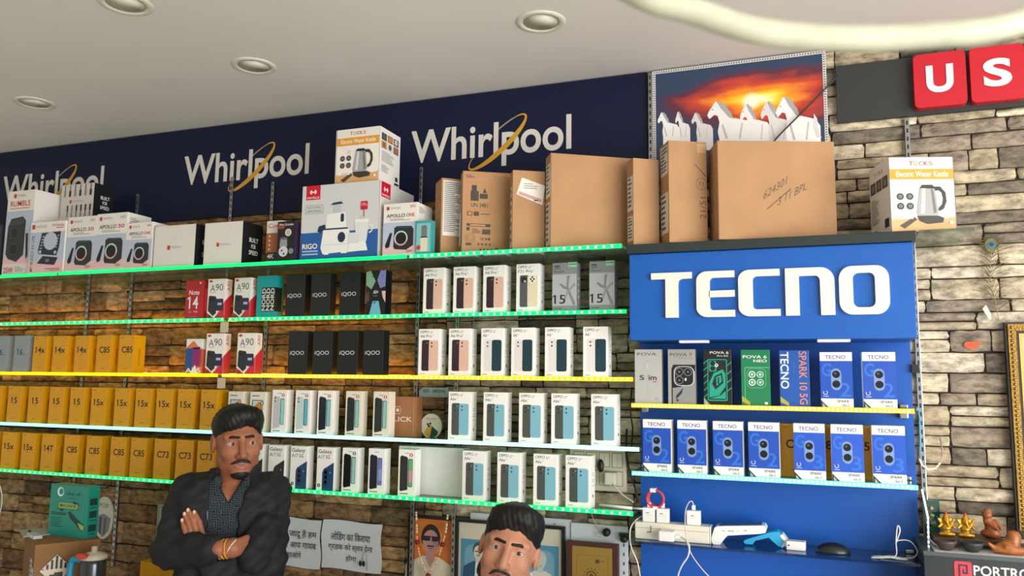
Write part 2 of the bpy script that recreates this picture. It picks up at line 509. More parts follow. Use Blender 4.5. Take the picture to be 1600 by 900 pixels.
def shelf(x0, x1, z, depth, strip, bead, lab, pitch, back=None, rails=RAILS, y_back=-0.045, back_to=None, grp='glass shelves with light strips'):
    t = thing('glass_shelf', lab, 'shelf', (0, 0, z), group=grp)
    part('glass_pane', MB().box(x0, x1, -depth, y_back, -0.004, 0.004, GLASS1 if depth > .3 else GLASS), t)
    part('light_strip', MB().box(x0 + 0.002, x1 - 0.002, -depth - 0.003, -depth, -0.0065, 0.0065, strip), t)
    if pitch:
        bd = MB(); x = x0 + 0.012; r = random.Random(int(z * 1000))
        while x < x1 - 0.008:
            bd.box(x - 0.003, x + 0.003, -depth - 0.0042, -depth - 0.003, -0.0032, 0.0032, bead); x += pitch
        b = part('light_diodes', bd, t); b['kind'] = 'stuff'
    if back:
        part('back_light_strip', MB().box(x0 + 0.02, (back_to or x1) - 0.02, y_back - 0.008, y_back - 0.002, 0.0045, 0.0085, back), t)
    for rx in rails:
        if x0 - 0.03 < rx < x1 + 0.03:
            link('bracket', BM[depth], t, (min(max(rx, x0 + 0.006), x1 - 0.006), -0.045, -0.0045))
    return t
Z1, Z2, Z3, Z4, Z5 = 2.178, 1.985, 1.766, 1.546, 1.346
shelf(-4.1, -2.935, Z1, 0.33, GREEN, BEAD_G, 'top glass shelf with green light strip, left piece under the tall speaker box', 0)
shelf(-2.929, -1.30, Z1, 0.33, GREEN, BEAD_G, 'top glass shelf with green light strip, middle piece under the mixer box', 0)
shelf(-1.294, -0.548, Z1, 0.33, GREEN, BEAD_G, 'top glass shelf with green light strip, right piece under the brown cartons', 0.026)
shelf(-4.1, -2.175, Z2, 0.2, GREEN, BEAD_G, 'second glass shelf with green strip, left piece with the red box', 0.034, WARM)
shelf(-2.155, -0.562, Z2, 0.2, GREEN, BEAD_G, 'second glass shelf with green strip, right piece under black boxes', 0.026, WARM, back_to=-1.45)
shelf(-4.1, -2.19, Z3, 0.2, YELL, BEAD_Y, 'yellow-lit glass shelf, left piece', 0, WARM)
shelf(-2.172, -0.543, Z3, 0.2, YELL, BEAD_Y, 'yellow-lit glass shelf, right piece reaching the blue stand', 0.02, WARM, back_to=-1.40)
shelf(-4.1, -2.09, Z4, 0.2, CYAN, BEAD_C, 'white-lit glass shelf, left piece with yellow boxes', 0)
shelf(-2.084, -0.524, Z4, 0.2, CYAN, BEAD_C, 'white-lit glass shelf, right piece with white phone boxes', 0.02, rails=[-2.098])
shelf(-4.1, -2.09, Z5, 0.2, GREEN, BEAD_G, 'lowest green-lit glass shelf, left piece with yellow boxes', 0.03)
shelf(-2.084, -0.545, Z5, 0.2, GREEN, BEAD_G, 'lowest green-lit glass shelf, right piece above the framed photographs', 0.027)

# ------------------------------------------------------------------ phone boxes: one art per kind
YEL = mat('d99a08', 0.38, noise=0.05, nscale=6); YINK = mat('1c1a14', 0.5)
OFF = mat('e9e4dc', 0.45); GREYT = mat('8d8c8a', 0.5)
KIND = {}
def kind(name, w, d, h, body, draw):
    a = Art(w, d, h); draw(a)
    KIND[name] = (box_mesh(w, d, h, body), prints(a), w, d, h)
def yellow(txt, x0, x1, bold=0.018, w=0.083):
    def f(a):
        a.text(txt, x0, .30, x1, .465, YINK, bold)
        a.rect(.44, .50, .56, .512, mat('7a5a10')); a.text('realme', .36, .855, .66, .885, mat('5d430a'))
        a.rect(.12, .06, .3, .072, mat('7a5a10')); a.rect(.82, .06, .9, .072, mat('7a5a10'))
        a.side = 'r'; a.rect(.42, .35, .56, .8, mat('b97e06'))
    kind('y' + txt, w, 0.06, 0.159, YEL, f)
yellow('15', .30, .72); yellow('15x', .20, .86); yellow('14x', .2, .86); yellow('14T', .22, .85)
yellow('C85', .2, .9); yellow('C73', .18, .9)
def k16(a):
    a.text('16', .28, .36, .66, .53, BLACK, 0.004); a.rect(.74, .5, .8, .53, BLACK)
    a.rect(.1, .06, .4, .075, GREYT); a.rect(.3, .87, .66, .885, GREYT)
kind('silver', 0.085, 0.05, 0.162, mat('8d98a0', 0.35), k16)
def iq(a):
    a.text('iQOO', .10, .455, .86, .56, mat('c8cccb', 0.35), 0.007)
    a.rect(.2, .28, .5, .285, mat('22282b')); a.rect(.2, .66, .6, .664, mat('22282b'))
    a.side = 'r'; a.rect(.02, .01, .09, .99, mat('39424a', 0.3)); a.rect(.5, .3, .58, .7, mat('20262a'))
kind('iqoo', 0.083, 0.046, 0.166, mat('101618', 0.32), iq)
def ai(a):
    a.poly([(.0, .03), (.22, .0), (.48, .24), (.28, .42), (.0, .32)], mat('7ea98a'))
    a.poly([(1, .0), (.98, .36), (.72, .40), (.56, .22), (.72, .0)], mat('7d82b8'))
    a.poly([(.0, .5), (.16, .46), (.18, .66), (.0, .74)], mat('4b4548'))
    a.poly([(1, .46), (1, .72), (.86, .6), (.8, .46)], mat('e0b9a8'))
    a.poly([(.36, .68), (.66, .68), (.80, .98), (.2, .98)], mat('6fb4cf'))
    a.rect(.42, .7, .5, .73, BLACK); a.rect(.3, .12, .36, .16, mat('5b7f66')); a.circ(.84, .12, .04, mat('5d6294'))
    a.text('AI+', .38, .44, .64, .52, WHITE, 0.008); a.rect(.38, .56, .62, .57, GREYT)
kind('ai', 0.083, 0.045, 0.167, mat('0f1316', 0.3), ai)
def nord(a):
    blk = mat('10181a')
    a.rect(.28, .28, 1, .85, blk)
    for i in range(3): a.text('NORD', .30 + .23 * i, .30, .49 + .23 * i, .83, mat('e3e6df'), 0.014, 90)
    a.side = 'r'; a.rect(0, .28, .78, .85, blk)
kind('nord', 0.089, 0.052, 0.165, mat('0f979c', 0.4), nord)
RED = mat('b3202e', 0.4); RED2 = mat('c8283a', 0.4)
def note(a):
    a.text('Note', .2, .25, .78, .37, WHITE, 0.008); a.text('14', .22, .41, .74, .73, WHITE, 0.004)
    a.text('5G', .2, .78, .36, .83, mat('e8a0a4')); a.rect(.5, .78, .74, .83, mat('d77a80')); a.rect(.2, .93, .7, .94, mat('d77a80'))
    a.circ(.82, .07, .05, mat('f0d8d8'))
    a.side = 'r'; a.rect(.25, .2, .5, .8, mat('e0485a'))
kind('note', 0.089, 0.045, 0.158, RED, note)
def a90(a):
    a.poly([(0, .84), (.44, .985), (1, .56), (1, 1), (0, 1)], RED2)
    a.circ(.16, .06, .1, RED2, e=.6); a.text('A', .14, .15, .42, .32, mat('565a66'), 0.0); a.text('90', .44, .13, .88, .30, mat('565a66'), 0.0)
    a.rect(.16, .34, .5, .35, GREYT)
    a.poly([(.08, .46), (.12, .42), (.48, .44), (.54, .5), (.54, .86), (.36, .93), (.06, .80)], mat('2a2d36'))
    a.rect(.52, .5, .92, .8, mat('2d2a4a'), .06); a.rect(.6, .6, .84, .66, mat('b8b6d0'))
    a.circ(.2, .52, .07, mat('0c0d10')); a.circ(.34, .52, .05, mat('0c0d10'))
    a.poly([(.36, .985), (.44, .97), (.76, .78), (.70, .83), (.42, .99)], WHITE)
    a.circ(.16, .94, .09, mat('7c3030'))
    a.side = 'r'; a.poly([(0, .56), (1, .35), (1, 1), (0, 1)], RED2); a.text('A90', .25, .05, .7, .3, RED2, 0.0, 90)
kind('a90', 0.083, 0.043, 0.161, OFF, a90)
def a25(a):
    a.poly([(.0, .25), (.45, .05), (1, .35), (1, 1), (0, 1)], mat('d97a3a')); a.poly([(.55, .45), (1, .25), (1, .8), (.6, .8)], mat('c23b3a'))
    a.poly([(.0, .28), (.42, .26), (.42, .9), (0, .98)], mat('1d4f8c')); a.poly([(.42, .28), (.88, .22), (.86, .75), (.42, .8)], mat('8a2a6c'))
    a.rect(.42, .24, .84, .3, mat('1b1526')); a.poly([(.3, .98), (.6, .74), (.8, .98)], WHITE)
    a.text('A25', .02, .83, .96, .97, WHITE, 0.012)
    a.side = 'r'; a.rect(0, .3, 1, 1, mat('c9633a'))
kind('a25', 0.08, 0.04, 0.14, OFF, a25)
def cam2(a, x, y, c=None, r=.035):
    for dy in (0, .075): a.circ(x, y + dy, r, c or mat('17181b', 0.2))
def oppo(name, l1, left, right, lcam, rcam, w=0.084, round_cam=False):
    def f(a):
        a.text('OPPO', .08, .035, .47, .092, INK, .008); a.text(l1, .08, .122, .08 + .088 * len(l1), .182, INK, .004)
        a.text('5G', .10 + .085 * len(l1), .125, .17 + .085 * len(l1), .145, GREYT); a.rect(.52, .055, .68, .065, GREYT); a.rect(.52, .085, .62, .095, GREYT)
        a.rect(.16, .235, .53, .89, left, .07); a.rect(.49, .245, .92, .885, right, .08)
        if round_cam:
            a.circ(.7, .32, .17, mat('efe6d0'))
            for dx, dy in ((-.07, 0), (.07, 0), (0, -.04), (0, .04)): a.circ(.7 + dx, .32 + dy, .04, mat('1d1c1a'))
            a.circ(.34, .33, .13, mat('1c1c20')); a.circ(.38, .36, .05, mat('b8b8b8'))
        else:
            cam2(a, .30, .30, lcam); cam2(a, .62, .30, rcam); a.circ(.40, .30, .018, mat('d8d0c8'))
        a.rect(.1, .945, .3, .955, GREYT)
        a.side = 'r'
        for y in (.34, .38, .46, .5, .58): a.rect(.3, y, .75, y + .008, GREYT)
        a.rect(.42, .75, .55, .8, INK)
    kind(name, w, 0.055, 0.167, WHITE, f)
oppo('a6pro', 'A6 Pro', mat('33232c', 0.3), mat('e0b8a4', 0.35), mat('4a2028'), None)
oppo('f31', 'F31 Pro', mat('55565e', 0.3), mat('e2d6b8', 0.35), None, None, round_cam=True)
oppo('a6', 'A6', mat('e3dedb', 0.35), mat('1d3d4a', 0.25), mat('26262a'), mat('0c1d26'))
oppo('a6x', 'A6x', mat('4b524f', 0.3), mat('7fb8c8', 0.3), mat('23262a'), mat('1e3540'))
def reno(a):
    a.rect(0, .24, 1, .88, mat('adb0b1', 0.3)); g = mat('7d8183')
    a.poly([(.6, .28), (.72, .26), (.66, .5), (.96, .86), (.86, .88), (.6, .56), (.42, .52), (.28, .44), (.34, .42), (.58, .5)], g)
    a.poly([(.62, .56), (.9, .42), (.96, .46), (.66, .62), (.5, .84), (.42, .82)], mat('8e9294'))
    a.text('OPPO', .09, .1, .34, .14, INK); a.text('Reno15', .09, .165, .48, .205, INK); a.rect(.09, .06, .3, .085, INK)
    a.rect(.66, .0, 1, .10, mat('8fc4a0')); a.rect(.68, .03, .98, .05, mat('3f7d58'))
    a.text('15', .09, .66, .54, .84, BLACK, 0.004); a.rect(.08, .93, .4, .94, INK)
    a.side = 'r'
    for y in (.3, .42, .55, .68): a.rect(.3, y, .6, y + .05, mat('c4c8ca'))
kind('reno', 0.086, 0.045, 0.166, mat('83888a', 0.3), reno)
def samsung(name, back, screen, badge, w=0.067, cream=False, h=0.163, cams=3, screen2=None):
    def f(a):
        a.rect(.36, .075, .62, .085, INK)
        a.poly([(.1, .17), (.18, .13), (.5, .16), (.56, .2), (.56, .86), (.14, .9), (.1, .86)], back)
        a.rect(.58, .2, .84, .80, BLACK, .05); a.rect(.62, .215, .82, .79, screen, .03)
        if screen2: a.rect(.62, .45, .82, .7, screen2, .03)
        cam2(a, .22, .19, None, .045)
        if badge: a.circ(.74, .12, .1, badge); a.rect(.71, .09, .77, .15, WHITE)
        a.rect(.12, .935, .6, .95, INK)
    kind(name, w, 0.042, h, mat('e4dccb', 0.45) if cream else WHITE, f)
B_RED = mat('b83038'); B_BLU = mat('27445e')
samsung('s_silver', mat('bfc3c6', 0.3), mat('8fd8cc'), B_RED)
samsung('s_mint', mat('c2d6cd', 0.3), mat('58b4cc'), B_RED)
samsung('s_black', mat('1c2a30', 0.3), mat('7fc6c8'), B_RED)
samsung('s_dark', mat('25302f', 0.3), mat('86c8c0'), B_RED, cream=True)
samsung('s_teal', mat('16181b', 0.3), mat('8fc8ba'), B_BLU, h=0.158)
samsung('s_violet', mat('1d222c', 0.3), mat('6a78c8'), None, h=0.16, screen2=mat('8a9be0'))
samsung('s_green', mat('2b2d2f', 0.3), mat('5fb86a'), B_RED, h=0.162, screen2=mat('c79aa8'))
def fsam(a, badge):
    a.rect(.14, .09, .62, .11, INK); a.rect(.14, .2, .86, 1, mat('3d5566'), .05); a.rect(.2, .22, .82, 1, mat('b9d0d4'), .03)
    a.poly([(.2, .7), (.3, .36), (.6, .24), (.8, .3), (.82, 1), (.2, 1)], mat('c07a2c')); a.poly([(.3, .9), (.5, .5), (.8, .45), (.82, .8)], mat('e0a850'))
    a.circ(.8, .28, .11, badge); a.rect(.77, .25, .83, .31, WHITE)
kind('f_red', 0.07, 0.045, 0.154, mat('e4dccb', 0.45), lambda a: fsam(a, B_RED))
kind('f_blue', 0.07, 0.045, 0.154, mat('e4dccb', 0.45), lambda a: fsam(a, B_BLU))
def gal(name, c, c2):
    def f(a):
        a.text('Galaxy', .07, .05, .86, .165, INK, 0.010); a.text('A17 5G', .07, .18, .76, .265, INK, 0.006)
        a.poly([(.34, 1), (.34, .58), (.42, .5), (1, .34), (1, 1)], c); a.rect(.42, .5, .66, .92, c2, .1)
        for y in (.58, .69, .8): a.circ(.54, y, .085, mat('0b0d10', 0.2))
        a.circ(.8, .58, .03, mat('d0d8e0')); a.circ(.16, .88, .09, B_BLU); a.rect(.14, .86, .18, .90, WHITE)
    kind(name, 0.073, 0.043, 0.156, WHITE, f)
gal('gal_black', mat('14161b', 0.3), mat('22252c', 0.3)); gal('gal_blue', mat('27496f', 0.3), mat('1d3a5c', 0.3))

ORD = ['first', 'second', 'third', 'fourth', 'fifth', 'sixth', 'seventh', 'eighth', 'ninth', 'tenth', 'eleventh', 'twelfth']
def phone(k, x, z, label, group, y=-0.190, yaw=None, name='phone_box'):
    bm_, pm, w, d, h = KIND[k]
    o = thing(name, label, 'phone box', (x, y, z), rnd.uniform(-1.5, 1.5) if yaw is None else yaw, group, bm_)
    for nm, me in pm: link(nm, me, o)
    return o
def run(k, xs, z, lab, group, start=0, **kw):
    for i, x in enumerate(xs): phone(k, x, z, lab % ORD[start + i], group, **kw)
T = 0.0045
S2 = 'second shelf'; 
phone('note', -2.340, Z2 + T, 'red phone box with large white numerals on the second shelf', 'phone boxes on the second shelf')
phone('a90', -2.230, Z2 + T, 'white and red phone box right beside the plain red one, second shelf', 'phone boxes on the second shelf', yaw=3)
phone('a90', -2.103, Z2 + T, 'white and red phone box touching the teal box, second shelf', 'phone boxes on the second shelf', yaw=-2)
phone('nord', -1.990, Z2 + T, 'teal phone box with black band and sideways white lettering', 'phone boxes on the second shelf')
run('iqoo', (-1.856, -1.743, -1.615), Z2 + T, 'black phone box, %s from the left on the second shelf', 'black phone boxes')
phone('ai', -1.502, Z2 + T, 'black phone box with coloured wedge-shaped phone pictures', 'phone boxes on the second shelf')
run('a6pro', (-1.266, -1.147, -1.033), Z2 + T, 'white phone box with dark and peach phones, %s on the second shelf', 'white phone boxes with peach phones')
phone('f31', -0.909, Z2 + T, 'white phone box with grey and cream phones, round camera', 'phone boxes on the second shelf')
phone('reno', -0.778, Z2 + T, 'silver grey phone box with green sticker, left one of two', 'silver grey phone boxes')
phone('reno', -0.649, Z2 + T, 'silver grey phone box with green sticker, right one beside the blue stand', 'silver grey phone boxes')

phone('silver', -3.417, Z3 + T, 'silver blue phone box cut off by the left picture edge', 'silver blue phone boxes', yaw=0)
phone('silver', -3.290, Z3 + T, 'silver blue phone box beside the first yellow box', 'silver blue phone boxes', yaw=0)
YG = 'yellow phone boxes on the left shelves'
run('y14x', (-3.173, -3.055, -2.928), Z3 + T, 'yellow phone box, %s from the left on the yellow-lit shelf', YG)
run('yC85', (-2.804, -2.680), Z3 + T, 'yellow phone box, %s from the left on the yellow-lit shelf', YG, 3)
phone('a25', -2.325, Z3 + T, 'small orange phone box with blue and purple phone pictures', 'phone boxes on the yellow-lit shelf')
phone('a90', -2.222, Z3 + T, 'white and red phone box beside the small orange one', 'phone boxes on the yellow-lit shelf', yaw=4)
phone('a90', -2.070, Z3 + T, 'white and red phone box standing alone right of the shelf joint, yellow-lit shelf', 'phone boxes on the yellow-lit shelf', yaw=4)
run('iqoo', (-1.833, -1.723, -1.614, -1.506), Z3 + T, 'black phone box, %s from the left on the yellow-lit shelf', 'black phone boxes')
run('a6pro', (-1.278, -1.160), Z3 + T, 'white phone box with dark and peach phones, %s on the yellow-lit shelf', 'white phone boxes with peach phones')
run('a6', (-1.037, -0.925, -0.804, -0.671), Z3 + T, 'white phone box with dark teal phone, %s of four', 'white phone boxes with a dark teal phone')

phone('y15', -3.428, Z4 + T, 'yellow phone box at the left picture edge, on the white-lit shelf', YG, yaw=0)
run('y15', (-3.304, -3.177, -3.052, -2.933), Z4 + T, 'yellow phone box, %s fully visible on the white-lit shelf', YG)
run('y15x', (-2.812, -2.684, -2.572, -2.462, -2.352, -2.236), Z4 + T, 'yellow phone box, %s fully visible on the white-lit shelf', YG, 4)
phone('f_red', -2.109, Z4 + T, 'cream phone box with orange screen and red badge above the standing man', 'cream phone boxes')
phone('f_blue', -2.005, Z4 + T, 'cream phone box with orange screen and blue badge above the standing man', 'cream phone boxes')
WG = 'white phone boxes on the white-lit shelf'
phone('s_silver', -1.904, Z4 + T, 'white phone box with silver phone and mint screen', WG)
phone('s_mint', -1.799, Z4 + T, 'white phone box with pale mint phone picture', WG)
phone('s_black', -1.700, Z4 + T, 'white phone box with black phone picture and blue-green screen', WG)
phone('s_dark', -1.579, Z4 + T, 'cream-white phone box with dark phone, left one of the pair', WG)
phone('s_dark', -1.464, Z4 + T, 'cream-white phone box with dark phone, touching the brown box', WG)
run('a6x', (-1.156, -1.024, -0.894, -0.780, -0.644), Z4 + T, 'white phone box with grey and light blue phones, %s on the white-lit shelf', 'white phone boxes with light blue phones')

run('y15x', (-3.314, -3.197), Z5 + T, 'yellow phone box, %s from the left on the lowest shelf', YG)
run('y14T', (-3.077,), Z5 + T, 'yellow phone box, %s from the left on the lowest shelf', YG, 2)
run('yC85', (-2.946, -2.821, -2.687, -2.580), Z5 + T, 'yellow phone box, %s from the left on the lowest shelf', YG, 3)
run('yC73', (-2.455, -2.344, -2.239), Z5 + T, 'yellow phone box, %s from the left on the lowest shelf', YG, 7)
phone('yC73', -3.43, Z5 + T, 'yellow phone box cut off at the left edge of the lowest shelf', YG, yaw=0)
GG = 'white phone boxes with slanted phone picture'
phone('gal_black', -2.006, Z5 + T, 'white phone box half hidden behind the standing man', GG)
phone('gal_black', -1.906, Z5 + T, 'white phone box with slanted black phone picture', GG)
phone('gal_blue', -1.806, Z5 + T, 'white phone box with slanted blue phone picture, left one', GG)
phone('gal_blue', -1.690, Z5 + T, 'white phone box with slanted blue phone picture, right one', GG)
LG = 'slim white phone boxes on the lowest shelf'
phone('s_teal', -1.585, Z5 + T, 'slim white phone box with black phone and pale teal screen', LG)
phone('s_violet', -1.476, Z5 + T, 'slim white phone box with black phone and violet screen', LG)
phone('s_green', -1.354, Z5 + T, 'slim white phone box with green and pink screen picture', LG)
run('a6x', (-1.098, -0.970, -0.841, -0.730), Z5 + T, 'white phone box with grey and light blue phones, %s on the lowest shelf', 'white phone boxes with light blue phones')

# other things standing among the phones
o = thing('white_carton', 'plain white carton behind the phone boxes on the lowest shelf', 'box', (-1.295, -0.125, Z5 + T), data=box_mesh(0.255, 0.06, 0.168, mat('dfe0dd', 0.6, noise=0.03, nscale=30)))
a = Art(0.12, 0.05, 0.145)
lb = mat('e6dccb')
a.ring(.36, .34, .12, .135, lb, 6); a.ring(.36, .34, .0, .06, lb, 6); a.text('CLICK', .02, .5, .86, .62, lb, 0.008); a.rect(.9, .02, .92, .98, mat('c08a5c'))
o = thing('brown_box', 'brown cardboard accessory box with white lettering behind the slim white boxes', 'box', (-1.416, -0.125, Z4 + T), 0, None, box_mesh(0.12, 0.05, 0.145, mat('a06c45', 0.7)))
for nm, me in prints(a): link(nm, me, o)
def oval(x, z, rx, rz, lab, scheme, y=-0.022):
    t = thing('oval_sign', lab, 'sign', (x, y, z))
    part('plate', MB().prism(arc(0, 0, rx, rz, 0, 360, 28)[:-1], -0.003, 0.003, mat('dcd9c8', 0.4)), t)
    a = Art(2 * rx, .006, 2 * rz); a.k = 48
    if scheme:
        a.text('365 DAYS', .26, .17, .74, .23, INK); a.rect(.34, .27, .66, .285, GREYT)
        a.poly([(.16, .78), (.34, .5), (.54, .46), (.44, .96), (.3, .92)], mat('d2a84c')); a.poly([(.44, .96), (.54, .5), (.84, .72), (.8, .84), (.7, .92), (.56, .98)], mat('1d4a33'))
        for q in ((.34, .43), (.46, .4), (.4, .5)): a.circ(*q, .05, mat('23261f'))
    else:
        a.text('POJE', .26, .16, .74, .28, mat('5a5d50')); a.poly([(.12, .48), (.5, .4), (.88, .5), (.8, .8), (.5, .96), (.2, .8)], mat('8a8f94')); a.poly([(.3, .5), (.42, .46), (.4, .9), (.3, .84)], mat('474c58')); a.poly([(.55, .5), (.66, .5), (.62, .9), (.54, .9)], mat('6c5a60'))
    q = link('print', a.mb.mesh('print'), t, (0, 0, -rz))
oval(-1.318, 1.59, 0.043, 0.045, 'small oval sign with yellow and green phones on the white-lit shelf', True, -0.075)
oval(-2.917, 1.146, 0.055, 0.09, 'oval sticker on the stone wall beside the green box', False)
t = thing('arrival_sign', 'pale translucent sign card on the stone wall above the oval sign', 'sign', (-1.334, -0.03, 1.712))
part('card', MB().prism([(-.06, -.018), (.06, -.018), (.06, .018), (-.045, .018), (-.06, .006)], -0.002, 0.002, mat('8fa8a4', 0.3)), t)
a = Art(.12, .004, .036); a.k = 33; a.text('NEW', .14, .2, .36, .55, INK, 0.01); a.text('ARRIVAL', .46, .2, .92, .55, INK, 0.01)
link('print', a.mb.mesh('print'), t, (0, 0, -.018))

# ------------------------------------------------------------------ top shelf: speaker, kitchen and laptop boxes
Y1 = -0.312; ZT = Z1 + T
CARD = mat('e6e2da', 0.5); CARDW = mat('ddd9d1', 0.6, noise=0.03, nscale=12)
PRED = mat('c0392b', 0.5); PALEB = mat('b4c0d2', 0.5); PINK = mat('e2b9bd', 0.5)
def logo(a, x, y, s, m=PRED, wide=.3):
    a.rect(x, y, x + s, y + s * 1.15 * a.W() / a.H(), m, s * .25)
    a.text('PORTRONICS', x + s * 1.4, y + s * .25 * a.W() / a.H(), x + s * 1.4 + wide, y + s * .85 * a.W() / a.H(), GREYT)
def made(name, cat, label, x, y, z, yaw, w, d, h, body, draw, group=None, bevel=0.0012):
    o = thing(name, label, cat, (x, y, z), yaw, group, box_mesh(w, d, h, body, bevel))
    if draw:
        a = Art(w, d, h); draw(a)
        for nm, me in prints(a): link(nm, me, o)
    return o
SPK = mat('23282b', 0.45); SPK2 = mat('121517', 0.5)
def rumble(a):
    a.rect(0, .24, 1, 1, PALEB); a.rect(0, .78, 1, 1, PINK); a.rect(0, .86, 1, 1, mat('dfd3d4'))
    logo(a, .22, .035, .1)
    a.text('RUMBLE', .12, .12, .86, .185, PRED, 0.012); a.rect(.12, .205, .84, .213, PRED)
    a.poly([(.1, .42), (.2, .33), (.62, .31), (.74, .36), (.74, .76), (.5, .84), (.18, .8), (.08, .74)], SPK)
    a.poly([(.12, .41), (.2, .35), (.62, .33), (.72, .37), (.6, .4)], mat('3a4247'))
    a.circ(.36, .5, .15, SPK2); a.circ(.36, .69, .15, SPK2); a.ring(.36, .5, .14, .16, mat('3c464b')); a.ring(.36, .69, .14, .16, mat('3c464b'))
    a.poly([(.78, .54), (.86, .53), (.9, .78), (.84, .82)], SPK2); a.circ(.82, .53, .05, SPK)
    a.text('25W', .06, .9, .42, .965, PRED, 0.012); a.lines(.48, .9, .8, .96, 3, GREYT)
    a.side = 'r'; a.lines(.3, .46, .8, .62, 5, mat('a9b7a0')); 
made('speaker_box', 'speaker box', 'tall speaker box with red lettering at the left end of the top shelf', -3.206, Y1, ZT, 0, 0.163, 0.13, 0.374, CARD, rumble)
made('speaker_box', 'speaker box', 'dark box cut off by the left picture edge on the top shelf', -3.365, Y1, ZT, 0, 0.11, 0.12, 0.229, mat('2a2c30', 0.5), lambda a: a.rect(.0, .55, 1, .62, CARD).rect(.5, .62, 1, .95, mat('dfe0e0')))
def stand(a):
    a.rect(0, .2, 1, 1, PALEB); a.rect(0, .76, 1, 1, PINK)
    logo(a, .04, .05, .09); a.text('Foldable', .62, .05, .95, .1, PRED, 0.006); a.rect(.74, .12, .95, .135, PRED)
    a.text('MY BUDDY K9 LITE', .06, .26, .14, .95, mat('4a4d58'), 0.004, 90)
    d = mat('24272d'); a.poly([(.34, .22), (.88, .2), (.86, .5), (.8, .66), (.28, .62), (.26, .55)], d)
    a.circ(.6, .38, .2, PALEB); 
    for i in range(5):
        a.rect(.36 - i * .012, .28 + i * .055, .42 - i * .012, .30 + i * .055, PALEB); a.rect(.80 - i * .01, .27 + i * .055, .84 - i * .01, .29 + i * .055, PALEB)
    a.circ(.33, .58, .04, PALEB); a.circ(.76, .6, .04, PALEB)
    a.poly([(.42, .66), (.85, .7), (.76, .84), (.26, .8)], d); a.circ(.56, .75, .06, mat('6a7278'), e=.6); a.rect(.5, .9, .92, .912, PRED); a.rect(.64, .93, .92, .94, PRED)
made('stand_box', 'accessory box', 'box picturing a foldable laptop stand, beside the tall speaker box', -3.02, -0.322, ZT, 2, 0.193, 0.03, 0.224, CARD, stand)
def apollo(sub):
    def f(a):
        a.rect(0, .36, 1, 1, PALEB); a.rect(0, .8, 1, 1, PINK); a.rect(0, .94, 1, 1, mat('e3dede'))
        logo(a, .09, .055, .085)
        a.text('20W' if sub == 'ONE' else 'HD', .78, .05, .95, .1, PRED if sub == 'ONE' else GREYT, 0.004)
        a.text('APOLLO', .1, .2, .64 if sub == 'ONE' else .66, .265, INK, 0.016); a.text(sub, .68 if sub == 'ONE' else .71, .2, .92, .265, PRED, 0.012)
        a.lines(.2, .29, .84, .34, 2, GREYT)
        a.poly([(.34, .46), (.42, .43), (.84, .44), (.9, .5), (.9, .8), (.7, .88), (.36, .86), (.32, .82)], SPK); a.poly([(.36, .46), (.44, .44), (.84, .45), (.74, .48)], mat('3a4146'))
        k = a.W() / a.H()
        a.circ(.54, .66, .2, mat('d8c8d0')); a.circ(.54, .66, .16, mat('0e1113')); a.ring(.54, .66, .17, .195, mat('9adbd4'), 12, 200, 340); a.ring(.54, .66, .17, .195, mat('d98a8a'), 12, 20, 140)
        a.poly([(.08, .78), (.22, .55), (.28, .56), (.2, .82), (.1, .84)], SPK2)
        a.text('20W', .7, .88, .88, .93, PRED)
        a.side = 'r'; a.lines(.1, .08, .5, .2, 4, GREYT)
    return f
made('speaker_box', 'speaker box', 'white cube speaker box next to the laptop stand box, left of two alike', -2.839, Y1, ZT, 0, 0.160, 0.12, 0.236, CARD, apollo('30'), 'cube speaker boxes')
made('speaker_box', 'speaker box', 'taller white cube speaker box, right of two alike on the left', -2.676, Y1, ZT, 0, 0.164, 0.125, 0.240, CARD, apollo('30'), 'cube speaker boxes')
made('speaker_box', 'speaker box', 'small white speaker box beside the plain white cartons', -2.525, Y1, ZT, 0, 0.134, 0.09, 0.192, CARD, apollo('ONE'), 'cube speaker boxes')
made('speaker_box', 'speaker box', 'white speaker box in front of the mixer box corner', -1.342, Y1, ZT, 0, 0.134, 0.115, 0.190, CARD, apollo('ONE'), 'cube speaker boxes')
def bfs(a):
    a.rect(0, 0, 1, 1, SPK2); 
    for i, w in enumerate(('BUILT', 'FOR', 'SPEED')):
        m = .13 if w == 'FOR' else .02
        a.text(w, .32 + m, .34 + i * .145, .80 - m, .44 + i * .145, WHITE, 0.012)
def cable(a):
    a.rect(0, 0, 1, 1, mat('cfc9c2')); logo(a, .27, .46, .07, PRED, .34)
    r = random.Random(4)
    for i in range(6):
        x = .1 + i * .16; a.rect(x, .02, x + .025, .18, INK); a.rect(x - .02, .18, x + .045, .36, INK if i % 2 else GREYT, .01)
        x = .2 + i * .14; a.rect(x, .62, x + .05, .8, INK if i not in (1,) else GREYT, .01); a.rect(x + .012, .8, x + .035, .98, INK)
    a.side = 'r'; bfs(a)
def plainw(a):
    logo(a, .33, .47, .075, PRED, .26); a.side = 'r'; bfs(a)
